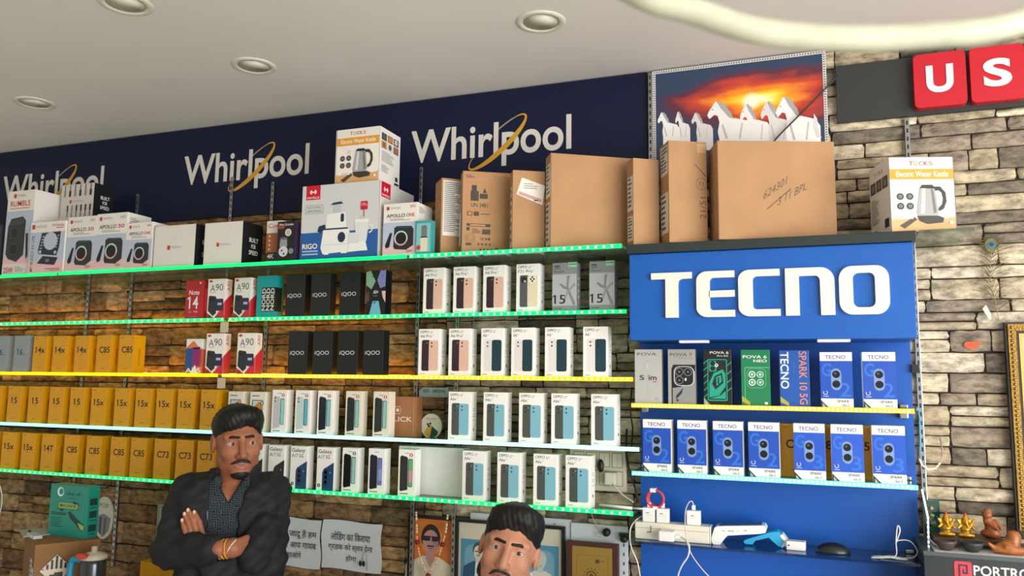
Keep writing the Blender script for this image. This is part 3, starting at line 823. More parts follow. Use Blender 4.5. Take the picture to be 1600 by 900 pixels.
# the two boxes that stand behind and carry the cable box
made('white_carton', 'box', 'white carton half hidden behind the stand box, under the cable box', -3.02, -0.215, ZT, 0, 0.19, 0.15, 0.262, CARDW, None)
made('cable_box', 'accessory box', 'cable box with black side and white slogan, stacked behind the speaker boxes', -3.005, -0.205, ZT + 0.2625, 0, 0.19, 0.107, 0.15, CARD, cable)
made('white_carton', 'box', 'plain white carton with black side, left of the pair on the top shelf', -2.343, Y1, ZT, 0, 0.205, 0.118, 0.170, CARDW, plainw, 'white cartons with black sides')
made('white_carton', 'box', 'plain white carton with black side, right of the pair on the top shelf', -2.106, Y1, ZT, 0, 0.180, 0.118, 0.168, CARDW, plainw, 'white cartons with black sides')
def cor(a):
    a.text('Core', .1, .06, .9, .16, PRED, 0.006); a.rect(0, .28, 1, .72, mat('a5603c')); a.rect(0, .72, 1, .92, INK); a.text('4K', .1, .76, .5, .86, WHITE, .01)
    for i in range(4): a.circ(.2, .35 + i * .1, .06, mat('e0c0a0'))
made('gadget_box', 'accessory box', 'small white and brown box behind the dark grinder box', -1.897, -0.275, ZT, 0, 0.075, 0.05, 0.168, CARD, cor)
def grinder(a):
    a.text('Mini Grinder', .1, .05, .92, .11, WHITE, 0.0); a.rect(.04, .1, .4, .18, mat('a03a34'))
    a.circ(.62, .28, .18, mat('d8d4d0')); a.circ(.62, .28, .13, mat('b8aca4'))
    a.poly([(.2, .42), (.56, .4), (.6, .62), (.16, .62)], mat('8e9398')); a.circ(.38, .42, .19, mat('5a6064'), e=.35); a.circ(.38, .74, .26, mat('c9c9c9')); a.circ(.3, .72, .05, INK); a.circ(.42, .8, .05, INK)
    a.circ(.82, .74, .14, mat('7a8488'))
    a.side = 'r'; a.rect(0, 0, 1, 1, mat('38244a'))
made('grinder_box', 'kitchen box', 'small black box picturing a steel grinder, left of the mixer box', -1.812, -0.320, ZT, 0, 0.078, 0.03, 0.152, mat('17171a', 0.4), grinder)
HV = mat('c8102e', 0.45); HB = mat('1f5a9e', 0.5); STEEL = mat('c4c6c8', 0.4)
def havl(a, x0, x1, y1):
    a.rect(x0, 0, x1, y1, HV); xm = (x0 + x1) / 2; w = x1 - x0
    a.ring(xm - w * .1, y1 * .46, w * .06, w * .13, WHITE, 10, 90, 270); a.ring(xm + w * .1, y1 * .46, w * .06, w * .13, WHITE, 10, -90, 90); a.rect(xm - w * .12, y1 * .42, xm + w * .12, y1 * .5, WHITE)
    a.text('HAVELLS', x0 + w * .08, y1 * .78, x1 - w * .08, y1 * .92, WHITE, 0.008)
def mixer(a):
    a.rect(0, .0, 1, .66, mat('cfd0d0')); a.rect(0, .63, 1, 1, HB); havl(a, .05, .24, .19)
    a.rect(.05, .26, .29, .38, mat('a9aaab'), .015); a.rect(.06, .27, .28, .37, mat('c9cac8'), .01); a.text('800 W, POWERFUL', .08, .285, .26, .31, INK); a.text('PERFORMANCE', .08, .33, .26, .355, INK)
    wht = mat('eceae6'); 
    a.poly([(.30, .60), (.62, .58), (.64, .64), (.66, .86), (.60, .90), (.30, .92), (.27, .84)], wht); a.poly([(.34, .40), (.58, .38), (.60, .58), (.33, .60)], wht)
    a.rect(.42, .28, .52, .38, mat('b9c4cc')); a.poly([(.38, .28), (.42, .25), (.52, .24), (.55, .27)], mat('1d2c50')); a.rect(.29, .585, .62, .605, mat('1d2c50')); a.poly([(.22, .62), (.24, .55), (.32, .53), (.33, .58), (.27, .64)], mat('1d2c50'))
    a.circ(.54, .71, .05, mat('1d2c50'), e=1.2); a.rect(.52, .40, .565, .51, mat('1d2c50'), .02); a.rect(.32, .89, .38, .93, wht); a.rect(.54, .86, .62, .92, wht); a.rect(.29, .80, .64, .805, mat('b9bcc0'))
    a.poly([(.70, .52), (.89, .52), (.86, .78), (.74, .78)], mat('dcdedd')); a.rect(.705, .49, .885, .53, wht); a.rect(.77, .45, .82, .49, STEEL); a.poly([(.76, .78), (.85, .78), (.88, .90), (.73, .90)], wht); a.ring(.89, .62, .035, .05, wht, 10, -90, 90)
    a.rect(.63, .66, .77, .80, mat('d4d8da'), .01); a.poly([(.65, .80), (.75, .80), (.79, .90), (.62, .91)], wht)
    a.rect(.775, .26, .865, .37, HV, .01); a.rect(.815, .37, .825, .46, HV); a.text('1.75 L', .785, .285, .855, .32, WHITE)
    a.text('RIGO', .03, .775, .23, .845, WHITE, 0.02); a.rect(.03, .865, .24, .885, mat('9fbad6')); a.rect(.03, .905, .24, .925, mat('9fbad6'))
    a.side = 'r'; a.rect(0, 0, 1, 1, mat('d6d4ce')); havl(a, .04, .3, .2); a.lines(.1, .35, .4, .6, 6, GREYT)
made('mixer_box', 'kitchen box', 'large white and blue mixer box with red corner badges', -1.591, Y1, ZT, 0, 0.323, 0.257, 0.280, mat('d6d4ce', 0.5), mixer)
OR = mat('dd9a26', 0.5)
def kettle_pic(a):
    a.rect(0, .30, 1, 1, mat('ede6dc')); a.rect(0, .82, 1, 1, mat('dcb58a')); a.poly([(0, .86), (.3, .8), (.6, .86), (1, .8), (1, 1), (0, 1)], mat('d8a76e'))
    for i, (c, ch) in enumerate(zip(('c0392b', 'd9822b', '3f8f5f', 'c0392b', 'd9822b'), 'TOCKS')): a.text(ch, .31 + i * .078, .055, .375 + i * .078, .115, mat(c), 0.02)
    a.rect(0, .16, 1, .30, OR); a.text('Electric Water Kettle', .1, .19, .92, .265, WHITE, 0.006)
    a.circ(.3, .42, .05, mat('d8d0c6')); a.poly([(.12, .92), (.36, .80), (.4, .84), (.2, .96)], mat('4a4238'))
    for x in (.15, .30):
        for y in (.53, .66): a.circ(x, y, .058, INK); a.circ(x, y, .035, mat('6d6d6b'))
    a.rect(.08, .78, .34, .83, WHITE); a.text('KA-611', .14, .79, .3, .82, INK)
    a.poly([(.46, .42), (.5, .39), (.64, .39), (.70, .44), (.74, .74), (.72, .79), (.42, .79), (.40, .74)], mat('a2a2a0', 0.3)); a.poly([(.5, .42), (.55, .42), (.52, .76), (.46, .76)], mat('cfcfcc')); a.poly([(.63, .42), (.67, .45), (.71, .74), (.66, .76)], mat('6f6f6d'))
    a.poly([(.46, .42), (.5, .375), (.66, .375), (.71, .43)], INK)
    k = [(.68, .40), (.78, .40), (.86, .48), (.87, .60), (.82, .70), (.75, .73), (.74, .69), (.80, .64), (.82, .56), (.80, .48), (.75, .45), (.70, .46)]
    for i in range(5): a.poly([k[i], k[i + 1], k[10 - i], k[11 - i]], INK)
    a.poly([(.40, .79), (.74, .79), (.82, .82), (.80, .88), (.56, .90), (.44, .86)], mat('3a332d'))
    a.rect(.9, .86, .95, .9, WHITE)
def kettle_side(a, s):
    a.side = s; a.rect(0, 0, 1, 1, mat('e6e3dd')); r = random.Random(3)
    cs = ['3d4a44', 'b0643c', '4b5a52', 'c08a4a', 'd8c8c0', '8a5a50']
    if s == 'r':
        for i in range(6):
            x, y = .08 + (i % 3) * .29, .09 + (i // 3) * .15
            a.rect(x, y, x + .25, y + .13, mat(cs[i])); a.circ(x + .12, y + .06, .07, mat(cs[(i + 2) % 6]))
        a.lines(.1, .42, .75, .62, 8, GREYT); a.lines(.1, .66, .5, .8, 6, GREYT); a.rect(.78, .78, .9, .86, INK); a.rect(.74, .89, .95, .93, INK)
    else:
        for i, (c, ch) in enumerate(zip(('c0392b', 'd9822b', '3f8f5f', 'c0392b', 'd9822b'), 'TOCKS')): a.text(ch, .24 + i * .1, .1, .32 + i * .1, .15, mat(c), 0.02)
        for i in range(3): a.rect(.06 + i * .31, .22, .33 + i * .31, .38, mat('4a4844')); a.circ(.2 + i * .31, .3, .08, mat('7d7c78'))
        a.lines(.08, .47, .5, .82, 12, GREYT); a.rect(.74, .8, .95, .92, INK); a.lines(.08, .9, .5, .95, 2, INK)
def ket(a): kettle_pic(a); kettle_side(a, 'r'); kettle_side(a, 'l')
made('kettle_box', 'kitchen box', 'electric kettle box standing on top of the mixer box', -1.538, -0.290, ZT + 0.2805, 0, 0.178, 0.152, 0.208, CARD, ket, 'electric kettle boxes')
def mic(a):
    a.rect(.06, .08, .94, .9, mat('7fbfc0')); a.rect(.36, .14, .72, .46, mat('6f7570'), .1); a.rect(.32, .46, .76, .9, mat('d8d2b8'), .05); a.rect(.32, .46, .76, .5, INK); a.circ(.2, .78, .14, PRED)
made('microphone_box', 'accessory box', 'small teal box picturing a microphone, left of the brown cartons', -1.246, -0.319, ZT, 0, 0.060, 0.03, 0.121, mat('3f9d9f', 0.4), mic)

CG = 'brown cardboard cartons on top'
def c1(a): a.rect(.08, .03, 1, .74, mat('d9d5cd')); a.k += 1; a.lines(.12, .05, .97, .70, 26, mat('6e6c68'), .45, 5)
def c2(a):
    k = mat('3a2c20'); a.lines(.06, .05, .25, .09, 2, k)
    dash = mat('c8603a')
    for i in range(12):
        a.rect(.08 + i * .04, .13, .10 + i * .04, .142, dash); a.rect(.08 + i * .04, .46, .10 + i * .04, .472, dash); a.k -= 2
    for i in range(9):
        a.rect(.08, .14 + i * .037, .10, .158 + i * .037, dash); a.rect(.56, .14 + i * .037, .58, .158 + i * .037, dash); a.k -= 2
    a.k += 2
    a.rect(.18, .17, .28, .36, k); a.rect(.16, .24, .32, .36, k); a.rect(.34, .27, .5, .33, k); a.poly([(.40, .26), (.44, .2), (.48, .26)], k)
    a.text('UN 3481', .17, .385, .5, .435, k, 0.004)
    a.rect(.1, .49, .2, .54, k); a.rect(.115, .497, .185, .533, KRAFT); a.rect(.23, .49, .33, .54, k); a.rect(.36, .512, .56, .52, k)
    a.rect(.15, .635, .56, .67, k); a.rect(.16, .642, .46, .663, KRAFT); a.rect(.4, .70, .56, .76, k); a.lines(.2, .7, .38, .76, 3, k); a.circ(.12, .65, .03, k); a.rect(.09, .68, .15, .72, k)
    a.ring(.17, .81, .09, .1, mat('8a6a48'), 16); a.ring(.17, .81, .05, .06, mat('8a6a48'), 16); a.lines(.08, .87, .26, .9, 1, k, .9)
    a.text('CE', .36, .80, .43, .83, k); a.circ(.48, .815, .02, k); a.rect(.52, .80, .56, .83, k)
    for i in range(4): a.circ(.33 + i * .075, .88, .02, k); a.rect(.36 + i * .07, .93, .39 + i * .07, .96, k)
    a.circ(.69, .95, .055, k); a.text('hp', .66, .93, .72, .975, KRAFT); a.lines(.76, .93, .96, .97, 2, mat('8a6a48'))
def c3(a):
    a.poly([(.28, .09), (1, .18), (.92, .42), (.12, .3)], mat('e0d8cc')); a.lines(.34, .16, .8, .24, 3, GREYT); a.poly([(.2, .26), (.9, .35), (.88, .39), (.18, .3)], mat('b9938a')); a.lines(.66, .36, .88, .4, 1, INK)
def handw(txt, a, x0, y0, x1, y1): a.text(txt, x0, y0, x1, y1, mat('4a3a2c'), -0.012)
def left_label(a, ys):
    a.side = 'l'
    for y0, y1 in ys: a.rect(.1, y0, .95, y1, mat('d8d4cc')); a.lines(.18, y0 + .02, .85, y1 - .02, 7, mat('5d5b58'), .5, int(y0 * 90))
def c1b(a): c1(a)
def c2b(a): c2(a); a.side = 'l'; a.rect(.1, .5, .9, .9, mat('d8d4cc'))
def c3b(a): c3(a); left_label(a, [(.2, .95)])
def c4(a): a.rect(.0, .0, .012, 1, mat('8e653f')); left_label(a, [(.1, .45), (.5, .95)])
def c5(a): left_label(a, [(.2, .6), (.66, .95)])
def c6(a):
    a.rect(.75, .02, .98, .11, mat('c49a6c')); ink = mat('4a3a2c'); a.ring(.85, .42, .14, .15, ink); a.text('11', .80, .40, .90, .44, ink, -.008); a.poly([(.66, .22), (.68, .22), (.98, .34), (.97, .35)], ink); a.text('21/51', .80, .55, .96, .76, ink, -0.006, 90)
    left_label(a, [(.03, .32), (.5, .9)])
def c7(a):
    ink = mat('4a3a2c')
    def slant(t, x0, y0, w, h, sk):
        vs_, fs, _ = glyphs(t, -0.004)
        a.mb.add([a.to3(x0 + u * w + v * .015, y0 - v * h - u * sk) for u, v in vs_], fs, ink); a.k += 1
    slant('624301', .38, .60, .20, .085, .16); slant('3 11 BPL', .50, .66, .25, .085, .17)
    a.poly([(.41, .70), (.412, .688), (.62, .48), (.622, .49)], ink)
    a.rect(.0, .0, .006, 1, mat('8e653f')); a.side = 'l'; a.lines(.35, .1, .6, .9, 14, mat('8e653f'), .5, 9)
def carton(lab, x, y, z, yaw, w, d, h, draw): made('cardboard_carton', 'carton', lab, x, y, z, yaw, w, d, h, KRAFT, draw, CG, 0.002)
carton('narrow brown carton with a long white printed label beside the teal box', -1.164, -0.266, ZT, 40, 0.078, 0.09, 0.275, c1b)
carton('brown carton with battery warning print in a dashed square', -1.031, -0.265, ZT, 31, 0.174, 0.06, 0.288, c2b)
carton('brown carton with a crooked white shipping label', -0.875, -0.283, ZT, 30, 0.110, 0.05, 0.275, c3b)
carton('wide plain brown carton in the middle of the row', -0.668, -0.232, ZT, 32, 0.290, 0.068, 0.322, c4)
ZH = 2.1925
carton('slim brown carton at the left end of the blue stand, before the wide plain one', -0.490, -0.237, ZH, 35, 0.090, 0.052, 0.284, c5)
carton('tall brown carton with circled handwriting on its face', -0.356, -0.243, ZH, 28, 0.126, 0.088, 0.328, c6)
carton('largest brown carton with a handwritten number, on the blue stand', -0.091, -0.218, ZH, 20, 0.360, 0.118, 0.310, c7)

# ------------------------------------------------------------------ blue stand
BLUE = mat('0c58ae', 0.4, noise=0.03, nscale=3); BLUE2 = mat('0954b0', 0.38, noise=0.03, nscale=3)
t = thing('display_stand', 'blue wall display stand with raised white letters', 'display stand')
part('back_panel', MB().box(-0.556, 0.276, -0.035, -0.014, 0.30, 1.90, BLUE2), t)
part('header', MB().box(-0.541, 0.272, -0.262, -0.045, 1.888, 2.160, BLUE, 0.002), t)
part('top_board', MB().box(-0.548, 0.281, -0.275, -0.045, 2.161, 2.191, mat('26302f', 0.35), 0.003), t)
LT = mat('ece4d6', 0.5)
def stroke_letter(name, outline_list, x0, x1, z0, z1):
    mb = MB()
    for pts in outline_list:
        mb.prism([(x0 + u * (x1 - x0), z0 + v * (z1 - z0)) for u, v in pts], -0.012, 0.0, LT)
    o = part(name, mb, t, (0, -0.2625, 0)); return o
def ringband(out, inn):
    return [[out[i], out[(i + 1) % len(out)], inn[(i + 1) % len(inn)], inn[i]] for i in range(len(out))]
def openband(out, inn):
    return [[out[i], out[i + 1], inn[i + 1], inn[i]] for i in range(len(out) - 1)]
zl0, zl1 = 1.956, 2.096
stroke_letter('letter_t', [[(0, 1), (1, 1), (1, .86), (.76, .855), (.68, .82), (.665, .74), (.665, 0), (.355, 0), (.355, .86), (0, .86)]], -0.470, -0.345, zl0, zl1)
eo = [(1, 1)] + arc(.28, .80, .28, .20, 90, 180, 6) + arc(.28, .20, .28, .20, 180, 270, 6) + [(1, 0)]
ei = [(1, .855)] + arc(.45, .775, .10, .08, 90, 180, 6) + arc(.45, .225, .10, .08, 180, 270, 6) + [(1, .145)]
stroke_letter('letter_e', openband(eo, ei) + [[(.33, .57), (1, .575), (1, .43), (.33, .43)]], -0.331, -0.218, zl0, zl1)
stroke_letter('letter_c', openband(eo, ei), -0.207, -0.088, zl0, zl1)
no = [(0, 0), (0, 1)] + arc(.72, .72, .28, .28, 90, 0, 7) + [(1, 0)]
ni = [(.285, 0), (.285, .83)] + arc(.61, .72, .10, .11, 90, 0, 7) + [(.715, 0)]
stroke_letter('letter_n', openband(no, ni), -0.073, 0.062, zl0, zl1)
def rr(x0, y0, x1, y1, rx, ry, n=6): return arc(x1 - rx, y1 - ry, rx, ry, 0, 90, n) + arc(x0 + rx, y1 - ry, rx, ry, 90, 180, n) + arc(x0 + rx, y0 + ry, rx, ry, 180, 270, n) + arc(x1 - rx, y0 + ry, rx, ry, 270, 360, n)
stroke_letter('letter_o', ringband(rr(0, 0, 1, 1, .26, .26), rr(.28, .145, .72, .855, .12, .12)), 0.074, 0.206, zl0, zl1)
for x in (-0.345, 0.055):
    part('under_light', MB().box(x - 0.045, x + 0.045, -0.25, -0.22, 1.879, 1.888, mat('e8eaf0', 0.3), 0.003), t)
part('corner_bracket', MB().box(0.262, 0.284, -0.06, -0.03, 2.010, 2.035, BLACK), t)
part('corner_bracket', MB().box(0.276, 0.296, -0.05, -0.02, 1.795, 1.820, BLACK), t)
ZA, ZB, ZC = 1.684, 1.472, 1.260
YGL = glass('d8ecec', 0.06)
def stand_shelf(z, strip, bead, pitch, lab):
    s = shelf(-0.552, 0.264, z, 0.2, strip, bead, lab, pitch, None, [], -0.036, None, 'glass shelves of the blue stand') if strip else None
    if not s:
        s = thing('glass_shelf', lab, 'shelf', (0, 0, z), group='glass shelves of the blue stand')
        part('glass_pane', MB().box(-0.552, 0.264, -0.2, -0.036, -0.004, 0.004, glass('c0dce0', 0.05)), s)
    for x in (-0.535, 0.248):
        mb = MB().box(x - 0.012, x + 0.012, -0.06, -0.036, 0.0045, 0.016, chrome, 0.003); mb.box(x - 0.012, x + 0.012, -0.06, -0.036, -0.026, -0.0045, chrome, 0.003)
        part('shelf_clamp', mb, s)
stand_shelf(ZA, emit('ffb800', 1.1), BEAD_Y, 0.0125, 'yellow-lit glass shelf on the blue stand')
stand_shelf(ZB, emit('66e6d0', 1.0), emit('f0ffff', 1.6), 0.0125, 'white-lit glass shelf on the blue stand')
stand_shelf(ZC, None, None, 0, 'unlit glass shelf with chargers on the blue stand')
# light chain hanging down the right edge
mb = MB(); bd = MB()
pts = [(0.268, -0.202, ZA + 0.004), (0.275, -0.16, ZA + 0.01), (0.283, -0.12, ZA - 0.02), (0.284, -0.1, ZA - 0.09), (0.281, -0.09, ZA - 0.14)]
mb.tube(pts, 0.0028, mat('5aa6c4', 0.4), 6)
t2 = thing('light_chain', 'strip of tiny lights hanging at the right edge of the blue stand', 'light chain')
part('ribbon', mb, t2)
pts2 = [(0.272, -0.202, ZB - 0.006), (0.283, -0.20, ZB - 0.08), (0.282, -0.19, ZB - 0.2), (0.284, -0.18, ZB - 0.34), (0.285, -0.175, ZB - 0.5)]
part('ribbon', MB().tube(pts2, 0.0025, mat('dfe8ee', 0.4), 6), t2)
for A_, B_ in zip(pts2, pts2[1:]):
    for i in range(9):
        p = Vector(A_).lerp(Vector(B_), i / 9); bd.box(p.x - .0022, p.x + .0022, p.y - .0045, p.y - .002, p.z - .003, p.z + .003, emit('e8fbff', 1.4))
b = part('diodes', bd, t2); b['kind'] = 'stuff'
t2 = thing('light_chain', 'loop of tiny warm lights on the stone wall right of the blue stand', 'light chain')
lp = [(0.281, -0.08, 1.545), (0.288, -0.075, 1.525), (0.305, -0.07, 1.512), (0.325, -0.06, 1.515), (0.343, -0.05, 1.535), (0.35, -0.03, 1.565), (0.346, -0.022, 1.60)]
part('ribbon', MB().tube(lp, 0.0022, mat('c9a890', 0.4), 6), t2)
bd = MB()
for A_, B_ in zip(lp[:4], lp[1:5]):
    for i in range(3):
        p = Vector(A_).lerp(Vector(B_), i / 3); bd.ball((p.x, p.y - .003, p.z), .0028, emit('ffe2c0', 1.5), 6)
b = part('diodes', bd, t2); b['kind'] = 'stuff'

# boxes on the blue stand
TB = mat('1d4fb4', 0.4); TB2 = mat('2f6fd0', 0.4); LENS = mat('14171b', 0.15)
def sticker(a, c='2c3a34'): a.poly([(.0, .86), (.25, 1), (.0, 1)], mat(c)); a.poly([(.05, .92), (.16, .99), (.05, .99)], mat('b8c0b0'))
def go(n, lb):
    def f(a):
        a.rect(0, .16, 1, .835, lb); a.text('TECNO', .17, .055, .80, .125, mat('27408c'), 0.012)
        a.text('G', .05, .20, .36, .44, TB2, 0.02); a.text(n, .60, .55, .93, .80, TB2, 0.01)
        a.rect(.33, .29, .66, .69, mat('5f86c0'), .165); a.rect(.35, .305, .64, .675, mat('7c98c8'), .145)
        a.circ(.495, .40, .125, LENS); a.circ(.495, .575, .125, LENS); a.circ(.47, .385, .03, mat('5a6470'))
        a.ring(.15, .73, .055, .07, WHITE, 14, -60, 220); a.rect(.08, .79, .24, .797, WHITE)
        a.text('SPARK', .5, .855, .88, .905, mat('34363c')); a.text('Go ' + n, .66, .925, .86, .965, mat('34363c')); sticker(a)
    return f
kind('go2', 0.089, 0.05, 0.164, WHITE, go('2', TB)); kind('go3', 0.087, 0.05, 0.164, WHITE, go('3', mat('2456c4', 0.4)))
def slim(a):
    g = mat('3a3c40'); a.text('POVA', .10, .06, .82, .115, g); a.rect(.47, .2, .485, .86, mat('a9aaaa')); a.rect(.455, .26, .5, .36, mat('c9cac8')); a.text('S', .18, .475, .36, .565, g, .02); a.text('im', .52, .475, .82, .565, g, .02); a.rect(.68, .59, .82, .605, PRED); a.circ(.82, .9, .07, mat('a8a8a6'))
kind('slim', 0.086, 0.045, 0.174, mat('b4b4b0', 0.35), slim)
def pova7(a):
    a.text('POVA 7', .08, .07, .9, .125, INK); a.text('PRO 5G', .42, .14, .9, .18, GREYT)
    a.poly([(.13, 1), (.13, .36), (.2, .28), (1, .28), (1, 1)], BLACK); a.poly([(.17, 1), (.17, .70), (.48, .68), (1, .38), (1, 1)], mat('8f9192', .3))
    a.rect(.22, .31, .96, .66, mat('d5d7d8'), .2); a.rect(.25, .32, .93, .65, BLACK, .18)
    for x, y in ((.42, .41), (.74, .41), (.42, .56)): a.circ(x, y, .15, mat('7d8285')); a.circ(x, y, .125, LENS); a.circ(x, y, .05, mat('565c60'))
    a.rect(.62, .52, .68, .57, WHITE); a.poly([(.3, .84), (.56, .70), (.5, .80), (.3, .9)], INK); a.circ(.35, .92, .04, INK)
kind('pova7', 0.085, 0.045, 0.174, mat('a3a19d', 0.35), pova7)
def pova6(a):
    tq = mat('1f9c84', .35); a.text('POVA 6', .24, .04, .9, .085, WHITE, .004); a.text('Pro 5G', .5, .105, .88, .135, WHITE)
    for i in range(6): a.poly([(0, .25 + i * .12), (.2, .17 + i * .12), (.2, .185 + i * .12), (0, .27 + i * .12)], tq); a.k -= 1
    for i in range(4): a.poly([(.8, .3 + i * .15), (1, .22 + i * .15), (1, .24 + i * .15), (.8, .32 + i * .15)], tq); a.k -= 1
    a.k += 1
    a.rect(.14, .18, .84, .92, tq, .06); a.rect(.17, .195, .81, .9, BLACK, .05); a.rect(.2, .21, .46, .4, tq, .06); a.circ(.33, .255, .09, BLACK); a.circ(.33, .345, .09, BLACK); a.circ(.47, .29, .06, WHITE); a.circ(.47, .29, .03, BLACK)
    a.poly([(.36, .43), (.68, .36), (.78, .44), (.78, .66), (.55, .82), (.2, .86), (.2, .6)], tq); a.poly([(.4, .48), (.66, .42), (.7, .6), (.42, .72), (.3, .62)], BLACK); a.poly([(.44, .5), (.62, .46), (.64, .58), (.46, .66)], tq); a.rect(.5, .5, .55, .62, BLACK)
    a.poly([(.2, .88), (.6, .82), (.78, .74), (.78, .88)], tq); sticker(a, '8a9a7a')
kind('pova6', 0.085, 0.045, 0.174, mat('14181a', 0.35), pova6)
def neo(a):
    lg = mat('b9dcc4'); a.text('POVA 6', .07, .10, .9, .155, WHITE, .008); a.text('NEO', .44, .175, .9, .225, WHITE, .008)
    a.rect(.12, .31, .985, .99, mat('63b183'), .06); a.rect(.145, .325, 1, 1, mat('147a4e'), .05)
    a.rect(.2, .335, .86, .68, mat('63b183'), .16); a.rect(.215, .343, .845, .672, mat('147a4e'), .15)
    for x, y, m_ in ((.38, .44, WHITE), (.38, .58, WHITE), (.66, .44, lg), (.66, .58, lg)): a.ring(x, y, .09, .12, m_, 18); a.circ(x, y, .05, lg)
    a.poly([(.02, .82), (.3, .93), (.3, .99), (.02, .92)], mat('a9a83c')); a.rect(.8, .925, .9, .965, WHITE)
kind('neo', 0.085, 0.045, 0.172, mat('147a4e', 0.4), neo)
def spark(a):
    a.text('TECNO', .04, .03, .32, .68, WHITE, .012, -90); a.text('SPARK 10 5G', .66, .02, .92, .95, mat('e0875c'), .006, -90); a.poly([(.02, .82), (.3, .93), (.3, .99), (.02, .92)], mat('a9a83c'))
    a.rect(.49, .2, .5, .4, mat('5b86c8'))
kind('spark', 0.085, 0.045, 0.170, mat('1f55a8', 0.4), spark)
SG = 'phone boxes on the blue stand'
def sp(k, x, z, lab): phone(k, x, z + T, lab, SG, -0.185)
sp('slim', -0.499, ZA, 'grey phone box with a thin vertical line, leftmost on the blue stand')
sp('pova7', -0.393, ZA, 'grey phone box with large black triple camera picture')
sp('pova6', -0.282, ZA, 'black phone box with turquoise circuit-like phone picture')
sp('neo', -0.169, ZA, 'green phone box with outlined square camera')
sp('spark', -0.057, ZA, 'blue phone box with sideways white and orange lettering')
sp('go2', 0.060, ZA, 'blue phone box with twin camera, left of two on the yellow-lit stand shelf')
sp('go2', 0.176, ZA, 'blue phone box with twin camera, rightmost on the yellow-lit stand shelf')
for i, x in enumerate((-0.473, -0.364, -0.255, -0.150)): sp('go2', x, ZB, 'blue phone box with twin camera, %s from the left on the white-lit stand shelf' % ORD[i])
for i, x in enumerate((-0.021, 0.083, 0.193)): sp('go3', x, ZB, 'brighter blue phone box, %s from the left of the three in front of yellow boxes' % ORD[i])
for i, x in enumerate((-0.064, 0.026, 0.114)): phone('yC85', x, ZB + T, 'yellow phone box behind the blue ones on the stand, %s from the left' % ORD[i], SG, -0.108, 0)

# ------------------------------------------------------------------ chargers and gadgets on the lowest stand shelf
IV = mat('e2dccd', 0.45); PW = mat('ebe9e6', 0.35); CW = mat('e4e2de', 0.4)
ZD = ZC + T
t = thing('extension_board', 'ivory extension socket board on the unlit stand shelf', 'extension board', (-0.432, -0.16, ZD))
part('body', MB().box(-0.118, 0.114, 0, 0.055, 0, 0.052, IV, 0.004), t)
part('lid_seam', MB().box(-0.1185, 0.1145, -0.0006, 0.0, 0.034, 0.036, mat('b9b2a2')), t)
part('socket_mark', MB().box(-0.08, -0.066, -0.0008, 0.0, 0.022, 0.024, INK).box(-0.068, -0.066, -0.0008, 0, 0.022, 0.042, INK), t)
part('end_cap', MB().box(0.1145, 0.118, 0.0, 0.055, 0, 0.053, mat('efe9dc', 0.5), 0.002), t)
def charger(x, lab, y=-0.155, w=0.039):
    c = thing('phone_charger', lab, 'charger', (x, y, ZD + 0.0525), group='white phone chargers')
    part('body', MB().box(-w / 2, w / 2, 0, 0.026, 0, 0.044, PW, 0.003), c)
    part('plug', MB().box(-0.0055, 0.0055, 0.008, 0.016, 0.0445, 0.06, PW, 0.0015), c)
    part('print', MB().box(-0.008, 0.002, -0.0004, 0, 0.027, 0.030, GREYT).box(-0.012, 0.012, -0.0004, 0, 0.021, 0.0215, GREYT), c)
charger(-0.507, 'white phone charger at the left end of the extension board'); charger(-0.463, 'white phone charger second from the left on the extension board'); charger(-0.367, 'white phone charger alone towards the right of the extension board', w=0.042)
c = thing('phone_charger', 'white phone charger plugged in the front of the extension board', 'charger', (-0.432, -0.205, ZD + 0.006), 0, 'white phone chargers')
part('body', MB().box(-0.035, 0.012, 0, 0.044, 0, 0.030, PW, 0.004), c); part('plug', MB().box(0.013, 0.03, 0.014, 0.026, 0.009, 0.019, PW, 0.002), c)
def hose(name, cat, lab, pts, r, m, n=6):
    P = [Vector(p) for p in pts]; out = []
    for i in range(len(P) - 1):
        p0, p1, p2, p3 = P[max(i - 1, 0)], P[i], P[i + 1], P[min(i + 2, len(P) - 1)]
        for k in range(6):
            u = k / 6
            out.append(0.5 * ((2 * p1) + (p2 - p0) * u + (2 * p0 - 5 * p1 + 4 * p2 - p3) * u * u + (3 * p1 - p0 - 3 * p2 + p3) * u ** 3))
    out.append(P[-1])
    return tag(link(name, MB().tube(out, r, m, n).mesh(name)), lab, cat)
# coiled red cable standing between the first two chargers
cp = []
t = thing('coiled_cable', 'coiled red cable with white ties on the left chargers', 'cable', (-0.487, -0.139, ZD + 0.0525 + 0.066))
for k in range(3):
    part('coil', MB().tube([(0.027 * math.cos(a_) * (1 - k * .05), -0.006 + k * 0.007, 0.027 * math.sin(a_) * (1 - k * .05) + 0.006) for a_ in [math.radians(q) for q in range(0, 361, 18)]], 0.0042, mat('c83a52', 0.5), 8, False), t)
part('tie', MB().box(-0.016, 0.002, -0.013, 0.014, 0.026, 0.039, PW, 0.002), t); part('tie', MB().box(-0.008, 0.008, -0.013, 0.014, -0.028, -0.017, PW, 0.002), t)
hose('charging_cable', 'cable', 'white cable rising from the right charger and hanging below the shelf', [(-0.367, -0.144, ZD + 0.112), (-0.372, -0.146, ZD + 0.124), (-0.382, -0.155, ZD + 0.118), (-0.388, -0.18, ZD + 0.09), (-0.382, -0.207, ZD + 0.03), (-0.368, -0.212, ZD - 0.02), (-0.33, -0.212, ZD - 0.07), (-0.28, -0.20, ZD - 0.12), (-0.24, -0.18, ZD - 0.2)], 0.0017, mat('d8c4b8', 0.5))
